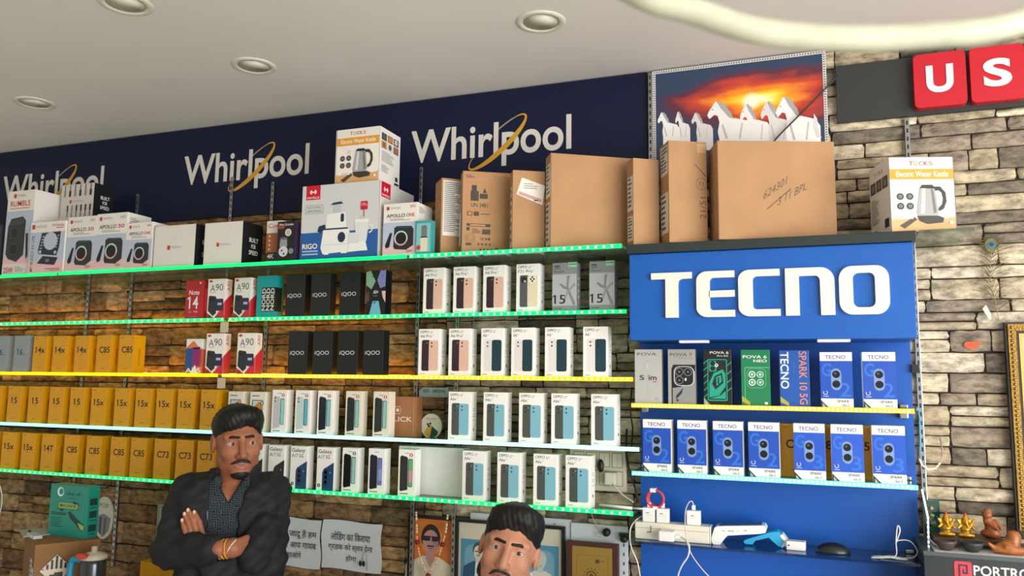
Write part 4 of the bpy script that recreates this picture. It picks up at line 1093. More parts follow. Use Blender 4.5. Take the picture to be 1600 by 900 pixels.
hose('charging_cable', 'cable', 'thick white cable from the front charger curving down below the shelf', [(-0.402, -0.185, ZD + 0.02), (-0.385, -0.20, ZD + 0.014), (-0.372, -0.214, ZD), (-0.376, -0.214, ZD - 0.03), (-0.395, -0.21, ZD - 0.06), (-0.41, -0.20, ZD - 0.1), (-0.42, -0.19, ZD - 0.2)], 0.0024, CW)
hose('charging_cable', 'cable', 'white cable looping down the left side of the blue stand', [(-0.52, -0.12, ZD + 0.068), (-0.545, -0.14, ZD + 0.058), (-0.562, -0.17, ZD + 0.03), (-0.556, -0.19, ZD - 0.02), (-0.535, -0.19, ZD - 0.07), (-0.525, -0.18, ZD - 0.15)], 0.0019, CW)
# card reader
t = thing('card_reader', 'white card payment terminal lying face up beside the extension board', 'card reader', (-0.235, -0.155, ZD))
prof = [(-0.076, 0.006), (-0.072, 0.0005), (-0.052, 0.0005), (-0.036, 0.022), (-0.028, 0.03), (0.066, 0.042), (0.082, 0.046), (0.086, 0.056), (0.080, 0.066), (0.072, 0.067), (-0.058, 0.056), (-0.068, 0.050), (-0.078, 0.018)]
part('body', MB().prism(prof, -0.004, 0.062, mat('e4e6e6', 0.35)), t)
part('screen', MB().prism([(-0.055, 0.0568), (0.070, 0.0675), (0.070, 0.0685), (-0.055, 0.0578)], 0.002, 0.056, mat('3c4854', 0.2)), t)
mb = MB()
for x, w in ((-0.045, .008), (-0.028, .018), (0.0, .003), (0.02, .009)): mb.box(x, x + w, -0.0046, -0.004, 0.046 + x * .09, 0.0475 + x * .09, INK)
part('port_marks', mb, t)
t = thing('card_reader', 'bright blue and white card reader under the white terminal', 'card reader', (-0.165, -0.13, ZD), 0)
prof = [(-0.055, 0.012), (-0.05, 0.004), (-0.028, 0.004), (-0.02, 0.016), (0.02, 0.028), (0.045, 0.006), (0.058, 0.001), (0.07, 0.008), (0.074, 0.022), (0.06, 0.040), (0.045, 0.048), (0.02, 0.042), (-0.04, 0.02)]
part('body', MB().prism(prof, 0.0, 0.05, mat('2fa6d8', 0.35)), t)
part('end_cap', MB().prism([(0.056, 0.003), (0.0705, 0.008), (0.0745, 0.022), (0.060, 0.041), (0.052, 0.036), (0.064, 0.02)], -0.001, 0.051, PW), t)
t = thing('power_adapter', 'small white cube adapter lying beside the black mouse', 'charger', (-0.068, -0.15, ZD), -3)
part('body', MB().box(-0.027, 0.027, 0, 0.035, 0, 0.026, PW, 0.003), t); part('port', MB().box(-0.022, -0.018, -0.0005, 0, 0.011, 0.016, INK), t)
V, Q = surface(lambda X, Y, Z: np.maximum(ell(X, Y, Z, (0, 0, 0.0), (0.05, 0.032, 0.03)), 0.0006 - Z), (-.06, -.04, -.004), (.06, .04, .036), 0.0025)
t = thing('computer_mouse', 'black computer mouse on the unlit stand shelf', 'mouse', (0.035, -0.135, ZD), 5)
link('shell', from_arrays('shell', [(V, Q, mat('1d2126', 0.3))]), t)
part('scroll_wheel', MB().box(-0.02, -0.008, -0.003, 0.003, 0.024, 0.030, mat('3a4048', 0.3), 0.001), t)
t = thing('cable_tangle', 'tangled white cable at the right end of the unlit stand shelf', 'cable', (0.19, -0.13, ZD + 0.002))
def sm(pts):
    P = [Vector(p) for p in pts]; out = []
    for i in range(len(P) - 1):
        p0, p1, p2, p3 = P[max(i - 1, 0)], P[i], P[i + 1], P[min(i + 2, len(P) - 1)]
        for k in range(5):
            u = k / 5; out.append(0.5 * ((2 * p1) + (p2 - p0) * u + (2 * p0 - 5 * p1 + 4 * p2 - p3) * u * u + (3 * p1 - p0 - 3 * p2 + p3) * u ** 3))
    return out + [P[-1]]
part('strand', MB().tube(sm([(-.055, -.05, .001), (-.02, -.052, .004), (0.01, -.05, .012), (0.012, -.045, .05), (.018, -.04, .092), (.024, -.04, .08), (.012, -.045, .045), (.018, -.03, .05), (.05, -.01, .048), (.07, .0, .02), (.055, -.02, .004), (.01, -.03, .002)]), 0.0017, CW, 6), t)
part('strand', MB().tube(sm([(-.05, -.03, .001), (-.02, -.045, .006), (.02, -.05, .003), (.04, -.035, .001), (.0, -.02, .004), (-.03, -.03, .001)]), 0.0017, CW, 6), t)

# ------------------------------------------------------------------ horse poster
def sunset():
    m, nt, b = new_mat('sunset_print'); N = nt.nodes.new; L = nt.links.new
    tc = N('ShaderNodeTexCoord'); sep = N('ShaderNodeSeparateXYZ'); L(tc.outputs['Object'], sep.inputs[0])
    mp = N('ShaderNodeMapping'); mp.inputs['Scale'].default_value = (3.2, 1, 11); L(tc.outputs['Object'], mp.inputs['Vector'])
    n = N('ShaderNodeTexNoise'); n.inputs['Scale'].default_value = 1.6; n.inputs['Detail'].default_value = 5; L(mp.outputs[0], n.inputs['Vector'])
    def mth(op, a, b2):
        x = N('ShaderNodeMath'); x.operation = op
        for i, v in enumerate((a, b2)):
            if isinstance(v, (int, float)): x.inputs[i].default_value = v
            else: L(v, x.inputs[i])
        return x.outputs[0]
    dx = mth('MULTIPLY', mth('SUBTRACT', sep.outputs['X'], 0.075), 2.3)
    dz = mth('MULTIPLY', mth('SUBTRACT', sep.outputs['Z'], 0.004), 7.0)
    d = mth('SQRT', mth('ADD', mth('MULTIPLY', dx, dx), mth('MULTIPLY', dz, dz)), 0)
    d = mth('ADD', d, mth('MULTIPLY', mth('SUBTRACT', n.outputs['Fac'], 0.5), 0.75))
    r = N('ShaderNodeValToRGB'); L(d, r.inputs['Fac']); e = r.color_ramp.elements
    for i, (p, c) in enumerate(((0.0, 'fff6c0'), (0.1, 'ffd83a'), (0.24, 'f39a1e'), (0.42, 'c9432a'), (0.62, '5d2a3c'), (0.82, '2c3f5c'))):
        q = e[i] if i < 2 else e.new(p)
        q.position = p; q.color = lin(c)
    sun = N('ShaderNodeValToRGB'); d2 = mth('SQRT', mth('ADD', mth('MULTIPLY', mth('SUBTRACT', sep.outputs['X'], 0.048), mth('SUBTRACT', sep.outputs['X'], 0.048)), mth('MULTIPLY', sep.outputs['Z'], sep.outputs['Z'])), 0)
    L(d2, sun.inputs['Fac']); sun.color_ramp.elements[0].color = (1, 1, 1, 1); sun.color_ramp.elements[0].position = 0.008; sun.color_ramp.elements[1].position = 0.035; sun.color_ramp.elements[1].color = (0, 0, 0, 1)
    mx = N('ShaderNodeMix'); mx.data_type = 'RGBA'; L(sun.outputs['Color'], mx.inputs[0]); L(r.outputs['Color'], mx.inputs[6]); mx.inputs[7].default_value = lin('fffbe0')
    L(mx.outputs[2], b.inputs['Base Color']); b.inputs['Roughness'].default_value = 0.4
    return m
PX0, PX1, PZ0, PZ1 = -0.505, 0.066, 2.45, 2.850
t = thing('horse_poster', 'poster of white horses running before a red and yellow sunset', 'poster', (-0.22, -0.032, 2.702))
part('sheet', MB().box(PX0 + .22, PX1 + .22, 0, 0.006, PZ0 - 2.702, PZ1 - 2.702, sunset()), t)
brd = MB(); bw = 0.011
x0, x1, z0, z1 = PX0 + .22, PX1 + .22, PZ0 - 2.702, PZ1 - 2.702
for r_ in ((x0, x1, z1 - bw, z1), (x0, x0 + bw, z0, z1 - bw), (x1 - bw, x1, z0, z1 - bw)): brd.box(r_[0], r_[1], -0.0012, 0, r_[2], r_[3], mat('cfcac6', 0.5))
part('border', brd, t)
dots = MB(); x = x0 + .006
while x < x1 - .004: dots.box(x, x + .0032, -0.0016, -0.0012, z1 - .0085, z1 - .003, mat('4a4650')); x += .0085
z = z0 + .01
while z < z1 - .012:
    for xx in (x0 + .003, x1 - .0085): dots.box(xx, xx + .0055, -0.0016, -0.0012, z, z + .0032, mat('4a4650'))
    z += .0085
b = part('border_pattern', dots, t); b['kind'] = 'stuff'
HW = [mat('e9e6e2', 0.5), mat('d9d4d2', 0.5), mat('f2efeb', 0.5)]; MANE = mat('a8a4a6', 0.5); HD = mat('5c5658', 0.5)
body_p = [(0, .38), (.03, .28), (.12, .12), (.17, .02), (.20, 0), (.22, .05), (.30, .08), (.42, .25), (.52, .42), (.7, .46), (.9, .5), (1, .65), (1, 1), (.25, 1), (.22, .8), (.26, .55), (.22, .38), (.15, .36), (.06, .46), (.02, .45)]
mane_p = [(.22, .04), (.27, -.01), (.33, .05), (.40, .10), (.44, .2), (.50, .26), (.53, .38), (.58, .46), (.46, .42), (.38, .30), (.3, .2)]
def hp(cx, cy):   # position on the sheet, from a sketch of the poster
    top = 150 - 83 * (cx - 122) / 700
    return (PX0 + .22 + (cx - 122) / 700 * .571, PZ1 - 2.702 - (cy - top) / 1190)
hm = MB(); k = 0
for (hx, hy, hw, hh) in ((218, 322, 62, 110), (286, 326, 88, 105), (143, 326, 92, 105), (484, 288, 120, 150), (565, 276, 130, 160), (625, 258, 168, 178), (352, 278, 190, 160)):
    def tri(pts, m, lift):
        P = [hp(hx + u * hw, hy + v * hh) for u, v in pts]
        bmx = [(x, -0.0004 - lift - k * .00012, z) for x, z in P]
        hm.add(bmx, [tuple(range(len(P)))[::-1]], m)
    tri([(.25, 1), (1, 1), (1, 1.5), (.25, 1.5)], HW[k % 3], 0); tri(body_p, HW[k % 3], 0); tri(mane_p, MANE, .00004)
    tri([(.09, .22), (.13, .2), (.13, .24)], HD, .00006); tri([(.0, .40), (.03, .42), (.02, .46), (.0, .44)], HD, .00006)
    tri([(.30, .62), (.34, .60), (.44, .98), (.38, .98)], mat('bdb8b8', .5), .00006); tri([(.72, .56), (.76, .56), (.70, .98), (.66, .98)], mat('c4bfbe', .5), .00006)
    k += 1
# tail and hind legs of the rightmost horse
for pts in ([(770, 325), (782, 345), (786, 390), (796, 422), (780, 420), (768, 380)],):
    P = [hp(*q) for q in pts]; hm.add([(x, -.0018, z) for x, z in P], [tuple(range(len(P)))[::-1]], HW[1])
part('horses', hm, t)
hose('black_wire', 'wire', 'black wire slanting across the lower right corner of the horse poster', [(0.098, -0.045, 2.752), (0.04, -0.047, 2.692), (-0.03, -0.046, 2.625), (-0.10, -0.047, 2.555), (-0.13, -0.05, 2.5)], 0.0028, BLACK)

# ------------------------------------------------------------------ dark sign with red letter boxes
t = thing('letter_sign', 'dark sign board with red letter boxes on the upper right wall', 'sign')
part('board', MB().box(0.094, 1.25, -0.034, -0.014, 2.600, 2.790, mat('2c2e2d', 0.5), 0.001), t)
rb = mat('c0182a', 0.35)
for i, ch in enumerate('US'):
    x = 0.318 + i * 0.155
    bx = part('letter_box', MB().prism(rr(x, 2.612, x + 0.144, 2.783, .014, .014, 4), -0.064, -0.0345, rb), t)
    vs_, fs, _ = glyphs(ch, 0.035, 'l', 6)
    lm = MB(); lm.add([(x + .034 + u * .075, -0.0665, 2.655 + v * .088) for u, v in vs_], fs, WHITE)
    part('letter', lm, bx)

# ------------------------------------------------------------------ right kettle box and what stands at the right
made('kettle_box', 'kitchen box', 'electric kettle box at the right end above the blue stand', 0.305, -0.236, ZH, 16, 0.176, 0.15, 0.218, CARD, ket, 'electric kettle boxes')
g = thing('glass_ledge', 'short glass ledge under the right kettle box', 'shelf', (0, 0, 2.187))
part('glass_pane', MB().box(0.287, 0.425, -0.275, -0.02, -0.004, 0.004, glass('b9cfc0', 0.12)), g)

FG = mat('8a6c34', 0.4, 0.85, bump=0.8, nscale=160); FD = mat('2c2118', 0.5)
t = thing('gilded_frame', 'ornate gilded picture frame cut off by the right picture edge', 'picture frame', (0.528, -0.03, 1.345))
W_, H_ = 0.60, 0.60
def frame_bars(a, bb, y0, y1, m):
    mb = MB(); mb.box(a, bb, y0, y1, a, H_ - a, m); mb.box(W_ - bb, W_ - a, y0, y1, a, H_ - a, m); mb.box(bb, W_ - bb, y0, y1, H_ - bb, H_ - a, m); mb.box(bb, W_ - bb, y0, y1, a, bb, m); return mb
part('outer_edge', frame_bars(0, .006, -.012, .012, FD), t); part('moulding', frame_bars(.006, .026, -.018, .012, FG), t); part('inner_band', frame_bars(.026, .034, -.012, .012, FD), t); part('inner_lip', frame_bars(.034, .042, -.014, .012, mat('caa45a', .3, .8)), t)
part('picture', MB().box(.042, W_ - .042, -.002, .012, .042, H_ - .042, mat('c9b4a8', 0.08, noise=.2, nscale=6)), t)
bdm = MB()
for i in range(46):
    bdm.ball((.016, -.019, .012 + i * .0127), .0045, mat('a88a4c', .35, .8), 6)
b = part('bead_row', bdm, t); b['kind'] = 'stuff'

t = thing('display_cabinet', 'black accessory cabinet with red logo and white lettering at lower right', 'cabinet')
part('body', MB().box(0.264, 1.2, -0.25, -0.02, 0.0, 1.300, mat('23282a', 0.4)), t)
part('top_edge', MB().box(0.262, 1.202, -0.258, -0.018, 1.300, 1.311, mat('4a5254', 0.3)), t)
lg = MB(); lg.prism(rr(.335, 1.236, .377, 1.290, .006, .006, 3), -.2518, -.2502, mat('c23a4a', .4))
for r_ in ((.345, .349, 1.244, 1.282), (.349, .367, 1.278, 1.282), (.363, .367, 1.258, 1.278), (.355, .363, 1.258, 1.262), (.355, .358, 1.262, 1.270)): lg.box(r_[0], r_[1], -.2524, -.2518, r_[2], r_[3], mat('2a1d20'))
part('logo', lg, t)
vs_, fs, _ = glyphs('PORTRONICS', 0.01); lm = MB(); lm.add([(.381 + u * .205, -.2506, 1.256 + v * .026) for u, v in vs_], fs, WHITE); part('lettering', lm, t)
t = thing('paper_sheet', 'white paper sheet under the figurines on the black cabinet', 'paper')
part('sheet', MB().box(.29, .53, -.255, -.1, 1.3112, 1.3118, mat('d9d6d0', .7)), t)
t = thing('wooden_riser', 'low dark wooden riser carrying the figurines', 'riser')
part('board', MB().box(.296, .475, -.19, -.08, 1.331, 1.338, mat('4a3826', .5, noise=.3)), t)
for x in (.30, .455): part('foot', MB().box(x, x + .016, -.185, -.085, 1.312, 1.331, mat('2c2219', .6)), t)
for i, (x, lab) in enumerate(((.321, 'brown clay bowl, left one in front of the golden figurines'), (.385, 'dark bowl, right one in front of the golden figurines'))):
    tag(link('small_bowl', MB().lathe([(.012, 0), (.016, .002), (.026, .018), (.030, .026), (.027, .026), (.014, .006), (.001, .005)], mat('4a3c36' if i == 0 else '2e3434', .5), n=20).mesh('bowl'), None, (x, -.222, 1.312)), lab, 'bowl')
# figurines
def idol(X, Y, Z):
    f = ell(X, Y, Z, (0, 0, .006), (.018, .014, .008)); f = smin(f, ell(X, Y, Z, (0, 0, .022), (.013, .011, .014)), .004)
    f = smin(f, ell(X, Y, Z, (0, -.002, .043), (.009, .009, .010)), .003); f = smin(f, cone(X, Y, Z, (0, 0, .05), (0, 0, .064), .008, .003), .003)
    for s in (-1, 1):
        f = smin(f, cone(X, Y, Z, (s * .012, 0, .032), (s * .020, -.004, .024), .004, .003), .002); f = smin(f, cone(X, Y, Z, (s * .013, 0, .034), (s * .020, 0, .046), .003, .003), .002)
        f = smin(f, ell(X, Y, Z, (s * .012, .001, .044), (.006, .002, .007)), .002); f = smin(f, cone(X, Y, Z, (s * .004, -.008, .008), (s * .016, -.008, .006), .005, .005), .003)
    f = smin(f, cone(X, Y, Z, (0, -.009, .042), (.005, -.014, .026), .0035, .002), .002)
    return f
V, Q = surface(idol, (-.03, -.024, -.004), (.03, .022, .072), .0017)
gold_m = mat('c8942c', .3, .75, noise=.2, nscale=90); red_m = mat('b5482c', .4)
gm = from_arrays('figure', [(V, Q, lambda c: [red_m if z > .058 else gold_m for z in c[:, 2]])])
thing('figurine', 'golden seated figurine, left one by the turquoise card', 'figurine', (.334, -.155, 1.3385), 0, 'golden figurines', gm)
thing('figurine', 'golden seated figurine, right one towards the brown statuettes', 'figurine', (.382, -.155, 1.3385), 0, 'golden figurines', gm)
brown_m = mat('8a4a22', .4, noise=.35, nscale=70)
def idol2(X, Y, Z):
    f = ell(X, Y, Z, (0, 0, .012), (.026, .018, .013)); f = smin(f, cone(X, Y, Z, (.004, 0, .02), (-.006, 0, .046), .016, .012), .006); f = smin(f, ell(X, Y, Z, (-.008, -.003, .062), (.013, .012, .013)), .004)
    f = smin(f, ell(X, Y, Z, (-.006, 0, .074), (.009, .009, .006)), .003); f = smin(f, cone(X, Y, Z, (-.012, -.008, .044), (.012, -.016, .028), .006, .005), .003); f = smin(f, cone(X, Y, Z, (.012, 0, .046), (.024, -.006, .028), .006, .005), .003)
    return f
V, Q = surface(idol2, (-.036, -.03, -.004), (.036, .026, .086), .002)
tag(link('figurine', from_arrays('figure', [(V, Q, brown_m)]), None, (.446, -.135, 1.3385)), 'brown statuette of a seated figure behind the reclining one', 'figurine')
def idol3(X, Y, Z):
    f = ell(X, Y, Z, (0, 0, .01), (.042, .022, .012)); f = smin(f, cone(X, Y, Z, (-.03, -.004, .014), (.008, 0, .03), .010, .017), .008); f = smin(f, ell(X, Y, Z, (.010, 0, .044), (.018, .016, .018)), .006)
    f = smin(f, cone(X, Y, Z, (-.01, -.014, .02), (.03, -.014, .012), .008, .007), .004); f = smin(f, cone(X, Y, Z, (-.036, -.008, .012), (-.05, -.012, .026), .007, .004), .004)
    return f
V, Q = surface(idol3, (-.06, -.03, -.004), (.055, .03, .068), .0022)
tag(link('figurine', from_arrays('figure', [(V, Q, mat('9a5826', .4, noise=.4, nscale=60))]), None, (.474, -.218, 1.3122), 0), 'orange-brown reclining statuette at the front of the cabinet top', 'figurine')
t = thing('acrylic_card', 'turquoise acrylic card stand with a small emblem beside the blue stand', 'ornament', (.306, -.10, 1.339))
part('card', MB().box(-.020, .020, 0, .012, 0, .088, glass('7fd0cc', .1, 'acrylic'), .0), t)
part('card_back', MB().box(-.019, .019, .0125, .014, 0, .087, mat('4fb0ae', .3)), t)
part('emblem', MB().ball((-.002, -.003, .066), .006, mat('c98a6a', .4), 8).ball((-.002, -.002, .046), .008, mat('9a9a50', .4), 8, sz=.6).ball((-.002, -.002, .024), .006, mat('7d6a3c', .4), 8), t)
hose('wire_hook', 'wire', 'white bent wire hook at the lower right edge of the blue stand', [(.284, -.16, 1.332), (.296, -.19, 1.322), (.306, -.21, 1.316), (.309, -.212, 1.308)], .0022, CW)
# wall sticker and feather
t = thing('wall_sticker', 'orange hand-painted sticker on the stone wall', 'sticker', (.447, -.020, 1.880))
mb = MB()
for (cx, cz, rx, rz) in ((-.012, 0, .012, .010), (.004, .002, .011, .009), (.017, .006, .006, .005), (-.004, -.009, .008, .005)):
    mb.prism(arc(cx, cz, rx, rz, 0, 360, 12)[:-1], -.0006 - cx * .01, .0, mat('d8542c', .6))
part('paint', mb, t)
t = thing('peacock_feather', 'peacock feather hanging on the stone wall above the gilded frame', 'feather', (.505, -.022, 1.95))
stem = sm([(.012, 0, 0), (.006, -.002, .06), (-.004, -.003, .13), (.002, -.004, .20), (.006, -.004, .225)])
part('stem', MB().tube(stem, .0011, mat('a08c66', .5), 5), t)
part('eye', MB().prism(arc(.004, .228, .018, .021, 0, 360, 16)[:-1], -.006, -.004, mat('6b6a3c', .5)).prism(arc(.004, .228, .011, .012, 0, 360, 14)[:-1], -.007, -.006, mat('3c6a78', .4)).prism(arc(.004, .230, .006, .006, 0, 360, 12)[:-1], -.008, -.007, mat('242f52', .4)), t)
bb_ = MB(); r = random.Random(5)
for i in range(84):
    f = .18 + .82 * i / 84; p = stem[min(len(stem) - 1, int(f * (len(stem) - 1)))]; s = -1 if i % 2 else 1
    a_ = math.radians(r.uniform(18, 58)); ln = r.uniform(.035, .07)
    pts = [p, p + Vector((s * math.sin(a_) * ln * .55, -.002, math.cos(a_) * ln * .45)), p + Vector((s * math.sin(a_) * ln, -.003, math.cos(a_) * ln * .6))]
    bb_.tube(pts, .0009, mat('6a5c3c', .6), 3, False)
for i in range(26):
    a_ = 2 * math.pi * i / 26; bb_.tube([(.004 + .014 * math.cos(a_), -.004, .228 + .016 * math.sin(a_)), (.004 + .03 * math.cos(a_), -.005, .232 + .032 * math.sin(a_))], .0009, mat('5c5430', .6), 3, False)
b = part('barbs', bb_, t); b['kind'] = 'stuff'
t = thing('paper_tag', 'small white paper tag on the feather stem', 'tag', (.488, -.024, 1.975))
part('tag', MB().prism([(-.012, .012), (-.002, .024), (.01, -.004), (.008, -.024), (.0, -.012)], -.001, 0, mat('d8d2c8', .7)), t)

# ------------------------------------------------------------------ papers, frames and boards on the lower wall
PAPER = mat('c9ced2', .7)
def paper(x0, x1, z0, z1, lab, lines_, yb=-.02):
    t = thing('notice_paper', lab, 'notice', ((x0 + x1) / 2, yb, z0), group='handwritten-style notices')
    w, h = x1 - x0, z1 - z0; n = 8; V = []; F = []
    for j in range(n + 1):
        for i in range(n + 1):
            u, v = i / n, j / n; V.append(((u - .5) * w + .004 * math.sin(v * 7), -.002 - .0018 * math.sin(u * 5 + v * 3) - .003 * max(0, u + .9 - v - 1) , v * h + .003 * math.sin(u * 6)))
    for j in range(n):
        for i in range(n): k_ = j * (n + 1) + i; F.append((k_, k_ + 1, k_ + n + 2, k_ + n + 1))
    part('sheet', MB().add(V, F, PAPER, True), t)
    a = Art(w, .001, h); a.k = 84
    for (s, a0, b0, a1, b1) in lines_: a.text(s, a0, b0, a1, b1, mat('2c3038'), .006, 0, 'd')
    link('lettering', a.mb.mesh('lettering'), t)
paper(-2.03, -1.808, 1.028, 1.212, 'notice paper partly hidden behind the standing man', [('क जादू है हम', .20, .22, .92, .42), ('देंगे आप गायब', .18, .45, .92, .62), ('जाओगे', .30, .67, .62, .82)])
paper(-1.802, -1.540, 1.036, 1.216, 'notice paper with three lines of writing right of the standing man', [('लोिडंग का िकराया', .16, .22, .82, .40), ('ग्राहक को स्वय देना', .12, .45, .86, .63), ('होगा', .42, .68, .60, .83)])
t = thing('hanging_keys', 'two dark keys on a string over the notice paper', 'keys', (-1.615, -.034, 1.075))
part('string', MB().tube(sm([(.0, 0, .0), (.004, 0, .03), (.014, 0, .036), (.02, 0, .015), (.022, 0, -.03)]), .0012, mat('8a8a8c', .3, .8), 5), t)
for x in (-.006, .008): part('key', MB().ball((x, -.002, -.006), .008, BLACK, 8, sx=.9, sy=.35, sz=1.3), t)
def bust(a, x, y, s, skin, hair, cloth, bgc=None, tie=None):
    """picture of a head and shoulders: x, y the chin, s the head height, in face units"""
    k_ = a.W() / a.H(); sy = s; sx = s / k_
    a.poly([(x - sx * 1.25, y + sy * 1.6), (x - sx * 1.15, y + sy * .62), (x - sx * .4, y + sy * .22), (x + sx * .4, y + sy * .22), (x + sx * 1.15, y + sy * .62), (x + sx * 1.25, y + sy * 1.6)], cloth)
    if tie: a.poly([(x - sx * .22, y + sy * .25), (x + sx * .22, y + sy * .25), (x + sx * .3, y + sy * 1.6), (x - sx * .3, y + sy * 1.6)], tie)
    a.rect(x - sx * .2, y - sy * .2, x + sx * .2, y + sy * .35, skin); a.circ(x, y - sy * .56, sx * .46, hair, 16, 1.25); a.circ(x, y - sy * .40, sx * .38, skin, 16, 1.3)
    for q in (-1, 1): a.rect(x + q * sx * .18 - sx * .12, y - sy * .5, x + q * sx * .18 + sx * .12, y - sy * .42, hair)
    a.rect(x - sx * .16, y - sy * .24, x + sx * .16, y - sy * .18, hair); a.rect(x - sx * .1, y - sy * .13, x + sx * .1, y - sy * .09, mat('8a5048'))
FRB = mat('141618', .35)
def picture(name, lab, x0, x1, z0, z1, bw, y, draw, cat='picture'):
    t = thing(name, lab, cat, ((x0 + x1) / 2, y, z0)); w, h = x1 - x0, z1 - z0
    mb = MB(); mb.box(-w / 2, -w / 2 + bw, -.014, 0, 0, h, FRB); mb.box(w / 2 - bw, w / 2, -.014, 0, 0, h, FRB); mb.box(-w / 2 + bw, w / 2 - bw, -.014, 0, h - bw, h, FRB); mb.box(-w / 2 + bw, w / 2 - bw, -.014, 0, 0, bw, FRB)
    part('frame', mb, t); part('backing', MB().box(-w / 2 + bw, w / 2 - bw, -.006, 0, bw, h - bw, mat('d8d0c0', .6)), t)
    a = Art(w - 2 * bw, .001, h - 2 * bw); draw(a); link('photograph', a.mb.mesh('photograph'), t, (0, -.0062, bw)); return t
def ph1(a):
    a.rect(0, 0, 1, 1, mat('c8702c', .4)); a.rect(.25, .1, .75, .5, mat('d88a3c', .4), .2)
    bust(a, .48, .46, .34, mat('b98a86', .4), mat('2a1a18', .4), mat('d8cdb8', .4)); k_ = mat('2c2036', .3)
    a.rect(.27, .25, .47, .31, k_); a.rect(.51, .25, .70, .31, k_); a.rect(.25, .245, .72, .258, k_); a.poly([(.36, .56), (.48, .7), (.6, .56), (.52, .5), (.44, .5)], mat('b98a86', .4))
picture('framed_portrait', 'framed portrait with orange background and a garland', -1.424, -1.236, .99, 1.262, .011, -.022, ph1)
def ph2(a):
    a.rect(0, 0, 1, 1, mat('c8c2ae', .5)); bl = mat('4a86a4', .5); bl2 = mat('6f9cb0', .5)
    a.rect(.02, .2, .34, 1, bl); a.rect(.06, .26, .3, .9, bl2, .08); bust(a, .2, .42, .17, mat('c8c4b8', .5), mat('3a4a5c', .5), mat('244a6c', .5), None, mat('d8d4c8', .5))
    a.rect(.63, .2, .97, 1, bl); a.rect(.67, .26, .93, .95, bl2, .08); bust(a, .8, .46, .17, mat('b8bcb4', .5), mat('a8b4b4', .5), mat('c8c8bc', .5))
    a.rect(.38, .08, .42, .12, INK)
picture('framed_portraits', 'wide framed print with two blue portraits behind the seated man', -1.228, -.818, .95, 1.262, .011, -.030, ph2)
# garland
t = thing('flower_garland', 'white bead garland with red pompons hanging on the orange portrait', 'garland', (0, -.048, 0))
gp = [(-1.386, 0, 1.276), (-1.382, 0, 1.22), (-1.378, 0, 1.17), (-1.366, 0, 1.12), (-1.350, 0, 1.085), (-1.330, 0, 1.062), (-1.312, 0, 1.085), (-1.292, 0, 1.12), (-1.276, 0, 1.17), (-1.264, 0, 1.22), (-1.258, 0, 1.276)]
bd = MB(); S_ = sm(gp)
for i, p in enumerate(S_):
    q = S_[min(i + 1, len(S_) - 1)]
    if i % 4 != 3: bd.tube([p, p.lerp(q, .8)], .0042 if p.z > 1.2 or p.z < 1.12 else .0026, mat('dccdb4', .6), 6)
    else: bd.ball(p, .003, mat('d8a83c', .5), 6)
b = part('beads', bd, t); b['kind'] = 'stuff'
for p in ((-1.378, 0, 1.168), (-1.276, 0, 1.168), (-1.330, 0, 1.056)): part('pompon', MB().ball(p, .0095, mat('7d1c2a', .7), 10), t)
# white metal boards, plaque
WB = mat('c6ccd2', .5, noise=.04, nscale=8)
t = thing('metal_board', 'white metal board behind the wide framed print', 'board'); part('sheet', MB().box(-1.18, -.802, -.024, -.013, .96, 1.284, WB, .002), t); part('screw', MB().box(-.862, -.858, -.026, -.024, 1.264, 1.268, INK), t)
t = thing('metal_board', 'white metal board behind the award plaque', 'board'); part('sheet', MB().box(-.800, -.603, -.030, -.014, .95, 1.276, WB, .002), t)
sl = MB()
for i in range(9): sl.box(-.617, -.613, -.0308, -.030, 1.0 + i * .03, 1.010 + i * .03, INK)
part('slots', sl, t); part('print', MB().box(-.722, -.69, -.0306, -.030, 1.250, 1.2515, GREYT).box(-.722, -.70, -.0306, -.030, 1.243, 1.2445, GREYT).box(-.722, -.694, -.0306, -.030, 1.236, 1.2375, GREYT), t)
for x, z, lab in ((-.672, 1.254, 'round black knob hanging above the award plaque'), (-.612, 1.238, 'black clip at the right edge of the white metal board')):
    q = thing('black_knob', lab, 'knob', (x, -.0305, z)); v = MB()  # black knobs of unclear use on the metal board
    n = 16; v.add([(.013 * math.cos(2 * math.pi * i / n) * s_, y_, .013 * math.sin(2 * math.pi * i / n) * s_) for y_, s_ in ((0, 1), (-.016, 1), (-.022, .6)) for i in range(n)], [(j * n + i, j * n + (i + 1) % n, (j + 1) * n + (i + 1) % n, (j + 1) * n + i) for j in range(2) for i in range(n)] + [tuple(range(2 * n, 3 * n))], BLACK, True)
    part('cap', v, q)
    if x > -.65: part('wing', MB().box(-.017, .017, -.014, -.001, .006, .018, BLACK, .002), q)
hose('thin_wire', 'wire', 'thin pale wire from the lowest shelf to the round black knob', [(-.728, -.034, 1.325), (-.718, -.04, 1.295), (-.700, -.042, 1.27), (-.684, -.044, 1.258)], .0015, mat('c8b8a8', .5))
t = thing('award_plaque', 'brown award plaque with golden plate beside the wide framed print', 'plaque', (-.715, -.05, .98))
part('board', MB().box(-.09, .09, -.016, .0, 0, .243, mat('4a2a26', .35, noise=.15), .003), t)
a = Art(.138, .001, .215); go_ = mat('b8954a', .3, .5); dk = mat('5c4420', .4)
a.rect(0, 0, 1, 1, go_); a.rect(.1, .12, .9, .98, mat('a8843c', .3, .5)); a.rect(.115, .132, .885, .97, go_); a.rect(.58, .18, .68, .235, dk); a.rect(.7, .2, .8, .21, dk)
a.ring(.48, .44, .10, .13, dk, 14, 180, 360); a.circ(.48, .43, .05, dk)
for i in range(7): q = math.radians(180 + i * 30); a.circ(.48 + .18 * math.cos(q), .44 + .12 * math.sin(q), .018, dk, 6)
a.text('SUMMERTECH', .28, .45, .68, .50, dk, .008); a.rect(.2, .6, .78, .61, dk); a.rect(.24, .64, .74, .65, dk)
